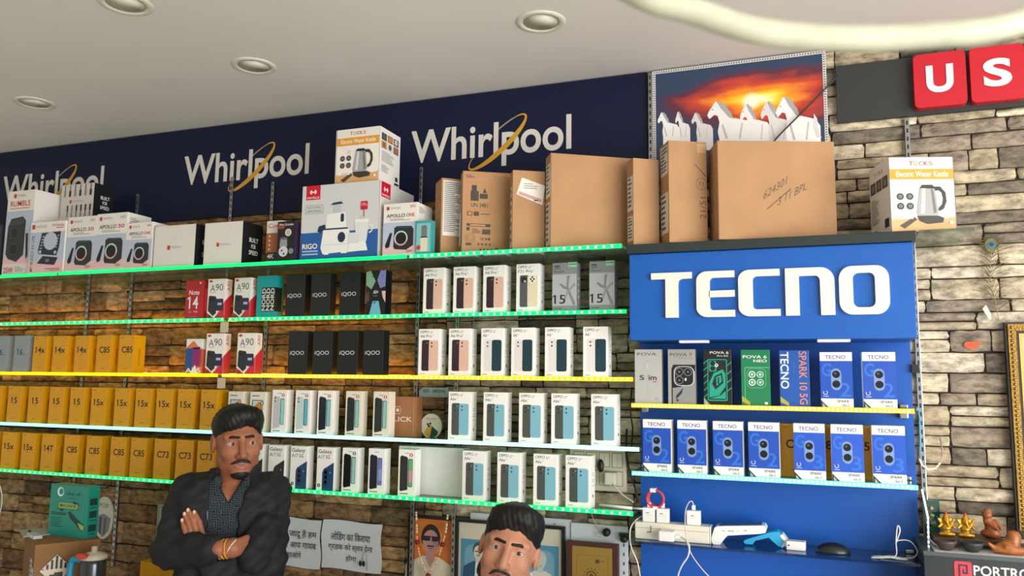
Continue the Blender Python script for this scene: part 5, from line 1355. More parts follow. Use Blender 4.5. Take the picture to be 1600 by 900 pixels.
link('plate', a.mb.mesh('plate'), t, (0, -.0165, .012))
# switchboard
t = thing('switchboard', 'ivory switchboard behind the phone boxes at the right end of the shelves', 'switchboard', (-.706, -.014, 1.388))
part('plate', MB().box(-.1, .1, -.012, 0, 0, .148, mat('d8cfbc', .5), .003), t)
for i in range(4):
    for j in range(2):
        x, z = -.085 + i * .045, .018 + j * .062
        m_ = MB().box(x, x + .038, -.0135, -.012, z, z + .050, mat('a08c6c', .5)); m_.box(x + .0025, x + .0185, -.0155, -.0135, z + .0025, z + .0475, mat('e0d8c6', .4)); m_.box(x + .0195, x + .0355, -.0155, -.0135, z + .0025, z + .0475, mat('e0d8c6', .4))
        part('switch', m_, t)
p = thing('black_plug', 'black plug in the ivory switchboard', 'plug', (-.692, -.030, 1.473)); part('body', MB().ball((0, -.008, 0), .014, BLACK, 12, sx=.8, sy=.6, sz=1.6), p)
p = thing('white_adapter', 'white adapter plugged in the ivory switchboard', 'charger', (-.655, -.030, 1.432)); part('body', MB().box(-.02, .02, -.03, 0, -.02, .022, mat('dcd4c6', .4), .006), p)
hose('adapter_cable', 'cable', 'white cable from the adapter down to the blue stand', [(-.645, -.058, 1.418), (-.63, -.075, 1.405), (-.6, -.09, 1.385), (-.565, -.105, 1.368)], .0026, CW)
hose('black_cable', 'cable', 'black cable running down the wall left of the blue stand', [(-.603, -.03, 1.60), (-.606, -.03, 1.53), (-.600, -.03, 1.48), (-.585, -.03, 1.43), (-.572, -.04, 1.40), (-.566, -.04, 1.36)], .0036, BLACK)
hose('black_cable', 'cable', 'thin black cable beside the upper left edge of the blue stand', [(-.585, -.03, 1.74), (-.59, -.03, 1.66), (-.583, -.03, 1.60), (-.588, -.03, 1.54)], .0026, BLACK)
t = thing('white_rod', 'white plastic rod lying at the right end of the lowest shelf', 'rod', (0, 0, 0))
part('rod', MB().tube([(-.675, -.125, Z5 + .0095), (-.56, -.15, Z5 + .0095)], .0048, PW, 8), t); part('tip', MB().tube([(-.561, -.1498, Z5 + .0095), (-.53, -.156, Z5 + .011), (-.505, -.16, Z5 + .013)], .0032, PW, 8), t)

# ------------------------------------------------------------------ lower left corner
t = thing('side_counter', 'low grey counter below the picture edge carrying the cartons', 'counter')
part('body', MB().box(-3.4, -2.12, -.78, -.03, 0, .80, mat('7d786f', .5)), t); part('top', MB().box(-3.42, -2.10, -.80, -.02, .80, .83, mat('a59f94', .35)), t)
def bigc(a):
    a.rect(.66, .20, .83, 1, mat('c8cdcc', .6)); a.lines(.68, .24, .81, .98, 14, INK, .5, 3); a.poly([(.86, .26), (1.0, .28), (.97, 1), (.84, 1)], mat('d6d8d6', .6)); a.lines(.87, .32, .96, .96, 11, GREYT, .5, 6)
    a.side = 'r'; c = mat('1d1c1a', .5); w = mat('cdbfa8', .5); x, y, s = .34, .30, .27
    k_ = a.W() / a.H(); a.poly([(x, y - s * k_), (x + s, y), (x, y + s * k_), (x - s, y)], c); s2 = s * .93; a.poly([(x, y - s2 * k_), (x + s2, y), (x, y + s2 * k_), (x - s2, y)], w)
    for i in range(-3, 4):
        xx = x + i * .068; hgt = (s2 - abs(xx - x)) * k_
        a.poly([(xx - .018, y - hgt + .012), (xx + .018, y - hgt + .012), (xx + .018, y - .01), (xx - .018, y - .01)], c)
    a.rect(x - .1, y + .05, x + .05, y + .12, c); a.rect(x - .03, y + .03, x + .1, y + .09, c)
made('large_carton', 'carton', 'large brown carton with a striped warning diamond at lower left', -2.800, -.468, .83, -33, 0.33, 0.215, 0.316, mat('8a6238', .8, noise=.1, nscale=8), bigc, None, .003)
def green(a):
    d = mat('0d3d3a', .5); a.circ(.27, .14, .085, WHITE, 16); a.circ(.285, .135, .06, mat('1a8a7c', .4), 16); a.text('vikas oil', .42, .12, .78, .2, d, .008); a.rect(.5, .25, .74, .258, d)
    a.rect(.22, .33, .76, .47, d, .03); a.rect(.235, .34, .745, .46, mat('7fae5c', .4), .03); a.text('MACHINE', .28, .37, .7, .43, d, .01); a.poly([(.62, .3), (.8, .36), (.62, .36)], d); a.poly([(.22, .46), (.4, .46), (.34, .52)], d)
    a.lines(.06, .54, .46, .6, 2, d, .6, 2); a.lines(.06, .64, .5, .84, 6, d, .3, 4)
    a.poly([(.5, .53), (.56, .5), (.72, .62), (.92, .74), (.96, .82), (.86, .86), (.72, .74), (.56, .63)], d); a.poly([(.76, .70), (.94, .76), (.94, .83), (.86, .84)], mat('9ab45c', .4))
    a.side = 'r'
    for y in (.24, .48, .74): a.rect(.15, y, .8, y + .13, d, .04); a.rect(.2, y + .17, .75, y + .185, d)
made('green_box', 'box', 'teal green appliance box standing on the large brown carton', -2.690, -.405, 1.1465, -2, .205, .05, .193, mat('1a8a7c', .4, noise=.05), green)
t = thing('paper_booklet', 'printed booklet lying on the large brown carton', 'booklet', (-2.86, -.40, 1.1465), -33)
part('pages', MB().box(-.095, .07, -.045, .045, 0, .004, mat('a8b4a4', .6), .001), t); part('print', MB().box(-.06, .0, -.02, -.01, .0041, .0044, INK).box(.02, .055, -.03, -.015, .0041, .0044, INK), t)
made('white_slab_box', 'box', 'flat white box lying on the booklet', -2.80, -.47, 1.1465, -25, .10, .03, .012, mat('c8ccd2', .5), None)
t = thing('steel_jug', 'steel jug with blue handle and red lid in front of the carton', 'jug', (-2.440, -.50, .8305))
part('body', MB().lathe([(.042, 0), (.045, .005), (.042, .26), (.040, .275)], mat('4a4e52', .2, .7), n=28), t)
part('lid', MB().lathe([(.043, .275), (.046, .279), (.043, .290), (.024, .298), (.010, .300), (.010, .318), (.001, .320)], mat('b9b09c', .4), n=28), t)
part('lid_patch', MB().prism(arc(-.012, .290, .026, .010, 0, 360, 18)[:-1], -.046, -.030, mat('c03a30', .4)), t)
part('handle', MB().tube(sm([(-.040, -.01, .268), (-.07, -.015, .270), (-.086, -.018, .255), (-.088, -.018, .15), (-.075, -.015, .06), (-.040, -.01, .05)]), .012, mat('1f86a6', .4), 8), t)
made('yellow_carton', 'carton', 'yellow carton behind the arm of the standing man', -2.30, -.32, .8305, -8, .24, .16, .232, mat('c8930c', .5, noise=.1), None)
t = thing('table_fan', 'white wire fan cage at the left picture edge', 'fan', (-3.30, -.30, .83))
part('base', MB().lathe([(.09, 0), (.09, .012), (.03, .03), (.015, .05)], mat('b8bcc0', .4), n=24), t); part('pole', MB().tube([(0, 0, .05), (0, .02, .42)], .012, mat('b8bcc0', .4), 10), t)
cg = MB()
def fr_(r_, y_): return [(r_ * math.cos(math.radians(q)), y_, .40 + r_ * math.sin(math.radians(q))) for q in range(0, 361, 15)]
for r_, y_ in ((.13, -.03), (.13, -.01), (.10, -.05), (.065, -.06), (.03, -.065)): cg.tube(fr_(r_, y_), .0022, mat('d0d4d6', .4), 5, False)
for i in range(36):
    q = 2 * math.pi * i / 36; cg.tube([(.02 * math.cos(q), -.066, .40 + .02 * math.sin(q)), (.09 * math.cos(q), -.055, .40 + .09 * math.sin(q)), (.13 * math.cos(q), -.02, .40 + .13 * math.sin(q))], .0012, mat('d0d4d6', .4), 4, False)
part('cage', cg, t)
bl_ = MB()
for i in range(3):
    q = 2 * math.pi * i / 3 + .3; bl_.add([(.02 * math.cos(q), -.02, .40 + .02 * math.sin(q)), (.11 * math.cos(q - .35), -.03, .40 + .11 * math.sin(q - .35)), (.115 * math.cos(q + .25), -.012, .40 + .115 * math.sin(q + .25)), (.03 * math.cos(q + .7), -.018, .40 + .03 * math.sin(q + .7))], [(0, 1, 2, 3)], mat('5a6064', .4))
part('blades', bl_, t); part('motor', MB().ball((0, .012, .40), .035, mat('b8bcc0', .4), 12), t)
t = thing('wall_box', 'grey-white wall switch box behind the standing man', 'switchboard', (-2.535, -.014, 1.01)); part('plate', MB().box(-.08, .08, -.018, 0, 0, .215, mat('a9ada6', .5), .004), t); part('rim', MB().box(-.07, .07, -.020, -.018, .010, .205, mat('8f948e', .5)).box(-.066, .066, -.022, -.020, .014, .201, mat('b4b8b0', .5)), t)
t = thing('wall_label', 'small black label on the stone wall under the lowest shelf', 'label', (-2.94, -.020, 1.277)); part('plate', MB().box(-.032, .032, -.002, 0, -.008, .008, BLACK), t); part('print', MB().box(-.024, .022, -.0024, -.002, -.002, .002, GREYT), t)
for zz, lab in ((1.955, 'small white tape tag under the joint of the second shelf'), (1.735, 'small white tape tag under the joint of the yellow-lit shelf')):
    q = thing('tape_tag', lab, 'tag', (-2.182, -.185, zz)); part('tape', MB().box(-.022, .016, -.002, 0, -.02, .021, mat('c8b8a0', .7)), q)

# drooping hose near the camera, hung from the ceiling
hose('drooping_hose', 'hose', 'pale out-of-focus hose drooping from the ceiling near the camera', [(-.42, -2.10, CEIL), (-.36, -2.09, 2.5), (-.24, -2.07, 2.20), (-.151, -2.045, 2.118), (-.098, -2.023, 2.099), (-.042, -2.0, 2.081), (.025, -1.974, 2.075), (.109, -1.942, 2.079), (.194, -1.912, 2.094), (.34, -1.86, 2.17), (.5, -1.80, 2.45), (.55, -1.78, CEIL)], .0125, mat('b4b59e', .6, noise=.12, nscale=25), 12)

# ------------------------------------------------------------------ people
def rotm(yaw, pitch, roll):
    return np.array(Matrix.Rotation(math.radians(yaw), 3, 'Z') @ Matrix.Rotation(math.radians(pitch), 3, 'X') @ Matrix.Rotation(math.radians(roll), 3, 'Y'))
def head_f(x, y, z, wide=1.0, jaw=0.0):
    x = x / wide
    ax = np.abs(x)
    f = ell(x, y, z, (0, .018, .034), (.074, .094, .082))
    f = smin(f, ell(x, y, z, (0, -.016, -.028), (.061, .070, .080)), .03)
    f = smin(f, ell(x, y, z, (0, -.050, -.094), (.028 + jaw, .030, .021)), .032)
    f = smin(f, ell(ax, y, z, (.044, .002, -.066), (.022 + jaw, .034, .026)), .03)
    f = smin(f, ell(ax, y, z, (.037, -.058, -.024), (.022, .019, .021)), .022)
    f = smin(f, cone(ax, y, z, (0.0, -.076, .026), (.045, -.064, .026), .011, .010), .016)
    f = smax(f, -ell(ax, y, z, (.031, -.098, .004), (.023, .020, .013)), .014)
    # eyelids round the eyeball
    lid = np.maximum(ell(ax, y, z, (.0315, -.0610, .004), (.0198, .0198, .0190)), -np.maximum(ell(ax, y, z, (.0315, -.080, .0028), (.0180, .03, .0064)), y + .061))
    f = smin(f, lid, .003)
    nose = smin(cone(x, y, z, (0, -.080, .016), (0, -.106, -.032), .0085, .0118), ell(ax, y, z, (.0115, -.094, -.036), (.0085, .011, .008)), .006)
    f = smin(f, nose, .009)
    f = smax(f, -ell(ax, y, z, (.0065, -.1035, -.0440), (.0038, .005, .004)), .003)
    zl = z - 13 * x * x
    f = smin(f, ell(x, y, zl, (0, -.0770, -.060), (.025, .011, .0062)), .005)
    f = smin(f, ell(x, y, zl, (0, -.0752, -.0735), (.022, .011, .0072)), .005)
    ear = smax(ell(ax, y, z, (.0765, .012, -.004), (.009, .019, .031)), -ell(ax, y, z, (.086, .004, -.002), (.007, .010, .018)), .004)
    f = smin(f, ear, .007)
    return f
class Head:
    def __init__(s, c, R, wide=1.0, jaw=0.0, mouth=0.0): s.c = np.array(c); s.R = R; s.wide = wide; s.jaw = jaw; s.mouth = mouth
    def loc(s, X, Y, Z):
        p = (X - s.c[0], Y - s.c[1], Z - s.c[2]); R = s.R
        return tuple(R[0, i] * p[0] + R[1, i] * p[1] + R[2, i] * p[2] for i in range(3))
    def world(s, p): return s.c + s.R @ np.array(p)
    def skin(s, X, Y, Z):
        x, y, z = s.loc(X, Y, Z)
        f = head_f(x, y, z, s.wide, s.jaw)
        f = smax(f, -ell(x, y, z, (0, -.092, -.0668), (.019, .014, .0016 + s.mouth)), .0025)
        return f
    def mesh(s, fn, lo, hi, step):
        """surface of a field given in head coordinates"""
        V, Q = surface(fn, lo, hi, step)
        return V @ s.R.T + s.c, Q
def strands(x, y, z, amp, fr):
    return amp * (np.sin(fr * (x * .9 + z * .38) + 2.5 * np.sin(26 * y)) * .65 + np.sin(fr * .57 * (x - z * .5) + 14 * y) * .35)
def taper(f, x, y, z):
    """hair grows thinner towards the hairline"""
    return smax(f, head_f(x, y, z) - (.0075 + .34 * np.clip(z - .038, 0, .085)), .006)
def person(label, loc, yaw, H, neck_to, skin_c, lips_c, extra_skin, hair_fn, beard_fn, brow, look, skin_parts):
    skin_m = mat(skin_c, .5, noise=.08, nscale=40, spec=.35); lip_m = mat(lips_c, .45)
    hair_m = mat('0d0b0a', .55, noise=.4, nscale=160, spec=.35)
    def skin_field(X, Y, Z):
        f = H.skin(X, Y, Z)
        a = H.world((0, .016, -.07))
        return smin(f, cone(X, Y, Z, a, neck_to, .052, .056), .022)
    r = .135
    lo = (min(H.c[0] - .115, neck_to[0] - .08), min(H.c[1] - .135, neck_to[1] - .08), neck_to[2] - .03); hi = (max(H.c[0] + .115, neck_to[0] + .08), max(H.c[1] + .135, neck_to[1] + .08), H.c[2] + .15)
    V, Q = surface(skin_field, lo, hi, .0027)
    def zones(c):
        q = (c - H.c) @ H.R; out = []
        for p in q:
            lip = (abs(p[0]) < .023) and (-.0795 < p[2] < -.0555) and p[1] < -.078 and ((p[0] / .023) ** 2 + ((p[2] + .0675) / .0115) ** 2 < 1)
            out.append(lip_m if lip else skin_m)
        return out
    parts = [(V, Q, zones)] + [(v, q, skin_m) for v, q in skin_parts]
    t = link('person', from_arrays('body', parts), None, loc, yaw); tag(t, label, 'person')
    # eyes
    ew = mat('a0938a', .25); ei = mat('1d120c', .12)
    for s in (-1, 1):
        mb = MB(); c = H.world((s * .031 * H.wide, -.0607, .004)); mb.ball(c, .0177, ew, 16)
        d = H.R @ np.array(look); d = d / np.linalg.norm(d)
        mb.ball(c + d * .0106, .0082, ei, 12)
        part('eye', mb, t)
    V, Q = H.mesh(hair_fn, (-.115, -.13, -.08), (.115, .14, .16), .0028); link('hair', from_arrays('hair', [(V, Q, hair_m)]), t)
    def brow_fn(x, y, z):
        ax = np.abs(x); b = np.minimum(cone(ax, y, z, (.010, -.087, .0205 + brow), (.033, -.080, .0245 + brow * .5), .0042, .0048), cone(ax, y, z, (.033, -.080, .0245 + brow * .5), (.054, -.062, .0180), .0048, .0018))
        return np.maximum(b, head_f(x, y, z, H.wide, H.jaw) - .0028) + strands(x, y, z, .0005, 900)
    V, Q = H.mesh(brow_fn, (-.06, -.1, .0), (.06, -.04, .05), .0021); link('eyebrows', from_arrays('eyebrows', [(V, Q, hair_m)]), t)
    for nm, fn, lo_, hi_ in beard_fn:
        V, Q = H.mesh(fn, lo_, hi_, .0024); link(nm, from_arrays(nm, [(V, Q, mat('17110e', .6, noise=.4, nscale=150))]), t)
    return t, hair_m

# --- standing man with folded arms
H1 = Head((-.004, .004, 1.541), rotm(11, 3, -2), 1.02, -.003, .001)
def hair1(x, y, z):
    f = ell(x, y, z, (0, .024, .048), (.083, .098, .080))
    f = smin(f, ell(x, y, z, (.012, -.046, .096), (.060, .040, .028)), .03)
    f = smin(f, ell(x, y, z, (-.040, -.040, .078), (.040, .040, .030)), .02)
    f = smin(f, ell(x, y, z, (.062, -.022, .070), (.024, .040, .034)), .02)
    # hairline: higher on one side, swept across the forehead
    cut = ell(x, y, z, (.026, -.100, -.008), (.060, .064, .072)) + .0016 * np.sin(160 * x + 40 * z)
    f = smax(f, -cut, .008)
    f = smax(f, -ell(np.abs(x), y, z, (.07, -.07, -.03), (.040, .062, .055)), .008)
    f = smax(f, -(z + .030 + np.clip(-(y - .03), -1, 1) * .0), .012)
    f = smax(f, -ell(np.abs(x), y, z, (.086, .012, -.018), (.016, .022, .034)), .006)
    return taper(f, x, y, z) + strands(x, y, z, .0009, 430)
def stache1(x, y, z):
    ax = np.abs(x); b = np.minimum(cone(ax, y, z, (.003, -.092, -.0515), (.019, -.086, -.054), .0055, .0052), cone(ax, y, z, (.019, -.086, -.054), (.031, -.074, -.062), .0046, .0026))
    return np.maximum(b, head_f(x, y, z, 1.02, -.003) - .005) + strands(x, y, z, .0007, 800)
def beard1(x, y, z):
    f = head_f(x, y, z, 1.02, -.003) - .0012
    reg = ell(x, y, z, (0, -.072, -.106), (.036, .042, .019))
    return np.maximum(np.maximum(f, -(f + .008)), reg) + strands(x, y, z, .0006, 800)
SHL, SHR = (-.150, .010, 1.372), (.118, .010, 1.368)
ELL_, ELR = (-.190, -.035, 1.205), (.112, -.050, 1.150)
WRL, WRR = (-.040, -.180, 1.226), (-.070, -.095, 1.200)
def hand_man1(X, Y, Z):
    f = cone(X, Y, Z, WRR, (-.112, -.088, 1.245), .024, .020)
    f = smin(f, cone(X, Y, Z, (-.138, -.096, 1.250), (-.098, -.100, 1.250), .012, .013), .012)
    for b_, m_, t_, r0 in (((-.094, -.100, 1.258), (-.106, -.106, 1.298), (-.122, -.098, 1.327), .0092), ((-.111, -.100, 1.258), (-.124, -.105, 1.304), (-.141, -.096, 1.334), .0096), ((-.127, -.098, 1.256), (-.138, -.102, 1.298), (-.151, -.094, 1.322), .0090), ((-.142, -.096, 1.256), (-.150, -.098, 1.282), (-.157, -.092, 1.302), .0080)):
        g = smin(cone(X, Y, Z, b_, m_, r0, r0 * .95), cone(X, Y, Z, m_, t_, r0 * .95, r0 * .8), .003)
        f = smin(f, g, .0035)
    f = smin(f, cone(X, Y, Z, (-.090, -.085, 1.235), (-.075, -.060, 1.255), .012, .010), .008)
    return f
V1, Q1 = surface(hand_man1, (-.18, -.175, 1.16), (-.03, -.075, 1.35), .0025)
def hand2_man1(X, Y, Z):
    f = cone(X, Y, Z, (-.075, -.168, 1.220), (.000, -.182, 1.228), .027, .027); f = smin(f, cone(X, Y, Z, (.000, -.182, 1.228), (.045, -.140, 1.222), .028, .024), .012)
    for k_, dz in enumerate((.024, .008, -.008, -.024)): f = smin(f, cone(X, Y, Z, (.042, -.138, 1.222 + dz), (.078, -.085, 1.224 + dz), .0092, .008), .003)
    f = smin(f, cone(X, Y, Z, (.012, -.185, 1.245), (.042, -.150, 1.252), .011, .009), .006)
    return f
V2, Q2 = surface(hand2_man1, (-.12, -.245, 1.16), (.11, -.09, 1.29), .003)
def inner1(X, Y, Z):
    f = rbox(X, Y, Z, (-.018, .015, 1.13), (.085, .04, .22), .045)
    f = smin(f, cone(X, Y, Z, (-.012, .02, 1.30), (-.008, .015, 1.43), .07, .05), .03)
    for a_, b_ in ((SHL, ELL_), (ELL_, WRL), (SHR, ELR), (ELR, WRR)): f = smin(f, cone(X, Y, Z, a_, b_, .036, .030), .02)
    return f
V3, Q3 = surface(inner1, (-.26, -.25, .84), (.18, .12, 1.46), .008)
man1, hairm = person('man in a black jacket standing with folded arms before the left shelves', (-1.83, -.5, 0), 38, H1, (-.010, .012, 1.372), '955d42', '9a5e52', None, hair1,
                     [('moustache', stache1, (-.045, -.11, -.085), (.045, -.05, -.035)), ('beard', beard1, (-.09, -.12, -.14), (.09, .05, -.04))], .0048, (.20, -1, -.02), [(V1, Q1), (V2, Q2), (V3, Q3)])
def torso1(X, Y, Z, g=0.0):
    f = rbox(X, Y, Z, (-.018, .015, 1.09), (.100 - g, .052 - g, .27), .062)
    return smin(f, cone(X, Y, Z, (-.125, .015, 1.378), (.095, .015, 1.374), .058 - g, .058 - g), .05)
def jacket1(X, Y, Z):
    f = torso1(X, Y, Z)
    fold = .0035 * np.sin(Z * 70 + X * 40) * np.cos(Y * 50 + Z * 22) + .0025 * np.sin(Z * 120 - X * 90)
    # opening in front
    lo_e = -.082 - .06 * np.clip(Z - 1.36, 0, .2); hi_e = .012 + .35 * np.clip(Z - 1.33, 0, .2)
    op = np.maximum(np.maximum(lo_e - X, X - hi_e), Y + .035)
    f = smax(f, -op, .006)
    # raised collar
    cx, cy = -.010, .014
    dx, dy = (X - cx), (Y - cy) * 1.05
    rad = np.sqrt(dx * dx + dy * dy); cr = .070 + .10 * np.clip(1.47 - Z, 0, .1)
    zt = 1.472 + .032 * np.clip(X * 14, -.6, 1)
    coll = np.maximum(np.abs(rad - cr) - .0055, np.maximum(Z - zt, 1.375 - Z))
    ang = np.arctan2(dx, -dy)
    coll = np.maximum(coll, (np.where(ang < 0, .72, .50) - np.abs(ang)) * .06)
    f = smin(f, coll, .008)
    neckhole = np.maximum(rad - .064, 1.36 - Z); f = smax(f, -neckhole, .006)
    armL = smin(cone(X, Y, Z, SHL, ELL_, .064, .056), cone(X, Y, Z, ELL_, (-.064, -.165, 1.220), .060, .048), .02)
    armR = smin(cone(X, Y, Z, SHR, ELR, .062, .056), cone(X, Y, Z, ELR, (-.05, -.135, 1.165), .058, .050), .02)
    armR = smin(armR, cone(X, Y, Z, (.098, -.085, 1.270), (.064, -.152, 1.192), .050, .050), .02)
    arms = np.minimum(armL, armR)
    arms = np.maximum(arms, -cone(X, Y, Z, (-.075, -.16, 1.214), (-.03, -.19, 1.228), .031, .032))
    f = smin(f, arms, .012)
    return f + fold
V, Q = surface(jacket1, (-.30, -.27, .80), (.22, .12, 1.50), .0046)
jm = mat('1c1e20', .75, noise=.18, nscale=14, spec=.3, bump=.3)
link('jacket', from_arrays('jacket', [(V, Q, jm)]), man1)
def shirt1(X, Y, Z):
    f = torso1(X, Y, Z, .012)
    v = np.maximum(Y + .02, (1.352 + np.abs(X + .022) * 1.7) - Z)
    f = smax(f, -v, .004)
    rad = np.sqrt((X + .010) ** 2 + (Y - .014) ** 2); f = smax(f, -np.maximum(rad - .057, 1.38 - Z), .004)
    c = np.minimum(ell(X, Y, Z, (-.060, -.052, 1.408), (.016, .012, .030)), ell(X, Y, Z, (.030, -.054, 1.404), (.016, .012, .028)))
    return np.minimum(f, c)
V, Q = surface(shirt1, (-.20, -.15, .86), (.17, .12, 1.47), .0048)
def ikat():
    m, nt, b = new_mat('patterned_shirt'); N = nt.nodes.new; L = nt.links.new
    tc = N('ShaderNodeTexCoord'); mp = N('ShaderNodeMapping'); mp.inputs['Rotation'].default_value = (0, math.radians(45), 0); mp.inputs['Scale'].default_value = (26, 0.01, 26); L(tc.outputs['Object'], mp.inputs[0])
    vo = N('ShaderNodeTexVoronoi'); vo.distance = 'MANHATTAN'; vo.inputs['Scale'].default_value = 1.0; vo.inputs['Randomness'].default_value = .35; L(mp.outputs[0], vo.inputs['Vector'])
    wv = N('ShaderNodeMath'); wv.operation = 'SINE'; mu = N('ShaderNodeMath'); mu.operation = 'MULTIPLY'; mu.inputs[1].default_value = 26; L(vo.outputs['Distance'], mu.inputs[0]); L(mu.outputs[0], wv.inputs[0])
    r = N('ShaderNodeValToRGB'); L(wv.outputs[0], r.inputs[0]); e = r.color_ramp.elements; e[0].position = .74; e[0].color = lin('0d1013'); e[1].position = .95; e[1].color = lin('3a5864')
    L(r.outputs[0], b.inputs['Base Color']); b.inputs['Roughness'].default_value = .8; return m
link('shirt', from_arrays('shirt', [(V, Q, ikat())]), man1)
# threads, bangle, zip, badge
def loop(c, ax, r, tr, m, n=20):
    ax = Vector(ax).normalized(); u = ax.cross(Vector((0, 0, 1))).normalized(); w = ax.cross(u)
    return MB().tube([Vector(c) + (u * math.cos(2 * math.pi * i / n) + w * math.sin(2 * math.pi * i / n)) * r for i in range(n + 1)], tr, m, 6, False)
wa = Vector((.09, -.028, .010))
for i, c in enumerate(('c8902c', 'a8341c', 'd8a83c', 'b04a1c', 'd0982c')):
    part('wrist_thread', loop(Vector((-.036, -.1735, 1.2240)) + wa * (.06 * i), wa + Vector((0, 0, .02 * (i % 2))), .0292, .0022, mat(c, .6)), man1)
part('bangle', loop(Vector((.000, -.181, 1.2275)), wa + Vector((-.02, .0, -.05)), .0305, .0022, mat('d8d4cc', .3)), man1)
zp = [(-.0835, -.075, 1.26), (-.083, -.09, 1.30), (-.086, -.088, 1.35), (-.092, -.075, 1.40)]
part('zip', MB().tube(sm(zp), .0022, mat('6a6c70', .3, .7), 5), man1)
def nails():
    mb = MB()
    for p in ((-.1225, -.1055, 1.330), (-.1415, -.104, 1.337), (-.1515, -.1015, 1.325), (-.1575, -.099, 1.305)): mb.ball(p, .0052, mat('d0a898', .35), 8, sy=.5, sz=1.3)
    return mb
part('fingernails', nails(), man1)
part('badge', MB().box(.052, .056, -.079, -.077, 1.305, 1.325, mat('c8ccd0', .3, .5)), man1)
def trousers(X, Y, Z):
    f = rbox(X, Y, Z, (-.018, .02, .86), (.11, .05, .06), .06)
    for s in (-1, 1): f = smin(f, cone(X, Y, Z, (-.018 + s * .085, .02, .82), (-.018 + s * .10, .03, .10), .085, .055), .03)
    return f
V, Q = surface(trousers, (-.25, -.12, .03), (.21, .16, 1.0), .012)
link('trousers', from_arrays('trousers', [(V, Q, mat('22242a', .8))]), man1)
for s in (-1, 1):
    V, Q = surface(lambda X, Y, Z: np.maximum(ell(X, Y, Z, (-.018 + s * .10, -.03, .035), (.048, .13, .05)), .001 - Z), (-.2, -.2, -.01), (.17, .14, .1), .01)
    link('shoe', from_arrays('shoe', [(V, Q, BLACK)]), man1)

# --- seated man in the middle
H2 = Head((-.010, .006, 1.288), rotm(-3, -7, 14), 1.03, .004, .0022)
def hair2(x, y, z):
    f = ell(x, y, z, (0, .024, .050), (.084, .098, .082))
    f = smin(f, ell(x, y, z, (.020, -.050, .100), (.056, .038, .028)), .028)
    f = smin(f, ell(x, y, z, (.060, -.030, .082), (.030, .036, .028)), .02)
    f = smin(f, ell(x, y, z, (-.040, -.040, .086), (.040, .040, .030)), .02)
    f = smax(f, -(ell(x, y, z, (.010, -.102, -.010), (.066, .066, .076)) + .004 * np.sin(150 * x + 1)), .006)
    f = smax(f, -ell(np.abs(x), y, z, (.074, -.072, -.03), (.040, .062, .062)), .008)
    f = smax(f, -(z + .026), .012)
    f = smax(f, -ell(np.abs(x), y, z, (.086, .012, -.018), (.016, .022, .034)), .006)
    return taper(f, x, y, z) + strands(x, y, z, .0010, 430)
def stache2(x, y, z):
    ax = np.abs(x); b = np.minimum(cone(ax, y, z, (.004, -.090, -.0515), (.019, -.085, -.0535), .0042, .0042), cone(ax, y, z, (.019, -.085, -.0535), (.030, -.075, -.066), .0042, .0026))
    return np.maximum(b, head_f(x, y, z, 1.03, .004) - .0042) + strands(x, y, z, .0006, 800)
def beard2(x, y, z):
    f = head_f(x, y, z, 1.03, .004) - .0012
    reg = smin(ell(x, y, z, (0, -.07, -.108), (.032, .04, .022)), ell(np.abs(x), y, z, (.060, -.012, -.075), (.014, .030, .036)), .03)
    return np.maximum(np.maximum(f, -(f + .008)), reg) + strands(x, y, z, .0006, 800)
def inner2(X, Y, Z):
    f = rbox(X, Y, Z, (-.02, .03, .86), (.08, .04, .19), .045); f = smin(f, cone(X, Y, Z, (-.02, .03, 1.02), (-.016, .02, 1.19), .07, .052), .03)
    for s in (-1, 1): f = smin(f, smin(cone(X, Y, Z, (-.02 + s * .16, .03, 1.08), (-.02 + s * .21, -.02, .84), .042, .036), cone(X, Y, Z, (-.02 + s * .21, -.02, .84), (-.02 + s * .13, -.22, .80), .036, .028), .02), .02)
    for s in (-1, 1):
        h0 = (-.02 + s * .13, -.22, .80); f = smin(f, rbox(X, Y, Z, (h0[0], -.26, .795), (.026, .034, .006), .008), .012)
        for k_ in range(4): f = smin(f, cone(X, Y, Z, (h0[0] - .027 + k_ * .018, -.295, .797), (h0[0] - .030 + k_ * .020, -.36 + abs(k_ - 1.4) * .008, .788), .009, .0075), .003)
        f = smin(f, cone(X, Y, Z, (h0[0] - s * .03, -.25, .797), (h0[0] - s * .055, -.29, .79), .011, .009), .004)
    return f
V4, Q4 = surface(inner2, (-.30, -.38, .60), (.26, .12, 1.24), .0075)
def shirt2(X, Y, Z):
    f = rbox(X, Y, Z, (-.02, .03, .86), (.105, .05, .20), .06); f = smin(f, cone(X, Y, Z, (-.145, .03, 1.085), (.105, .03, 1.085), .06, .06), .05)
    for s in (-1, 1): f = smin(f, smin(cone(X, Y, Z, (-.02 + s * .16, .03, 1.08), (-.02 + s * .21, -.02, .84), .062, .052), cone(X, Y, Z, (-.02 + s * .21, -.02, .84), (-.02 + s * .15, -.17, .81), .052, .042), .02), .015)
    rad = np.sqrt((X + .014) ** 2 + (Y - .02) ** 2); zt = 1.196 + .030 * np.clip((Y - .02) / .07, -1, 1) + .012
    coll = np.maximum(np.abs(rad - .066) - .005, np.maximum(Z - zt, 1.12 - Z)); ang = np.arctan2(X + .014, -(Y - .02)); coll = np.maximum(coll, (.35 - np.abs(ang)) * .06)
    f = smin(f, coll, .006)
    return smax(f, -np.maximum(rad - .060, 1.11 - Z), .005) + .002 * np.sin(Z * 90 + X * 60)
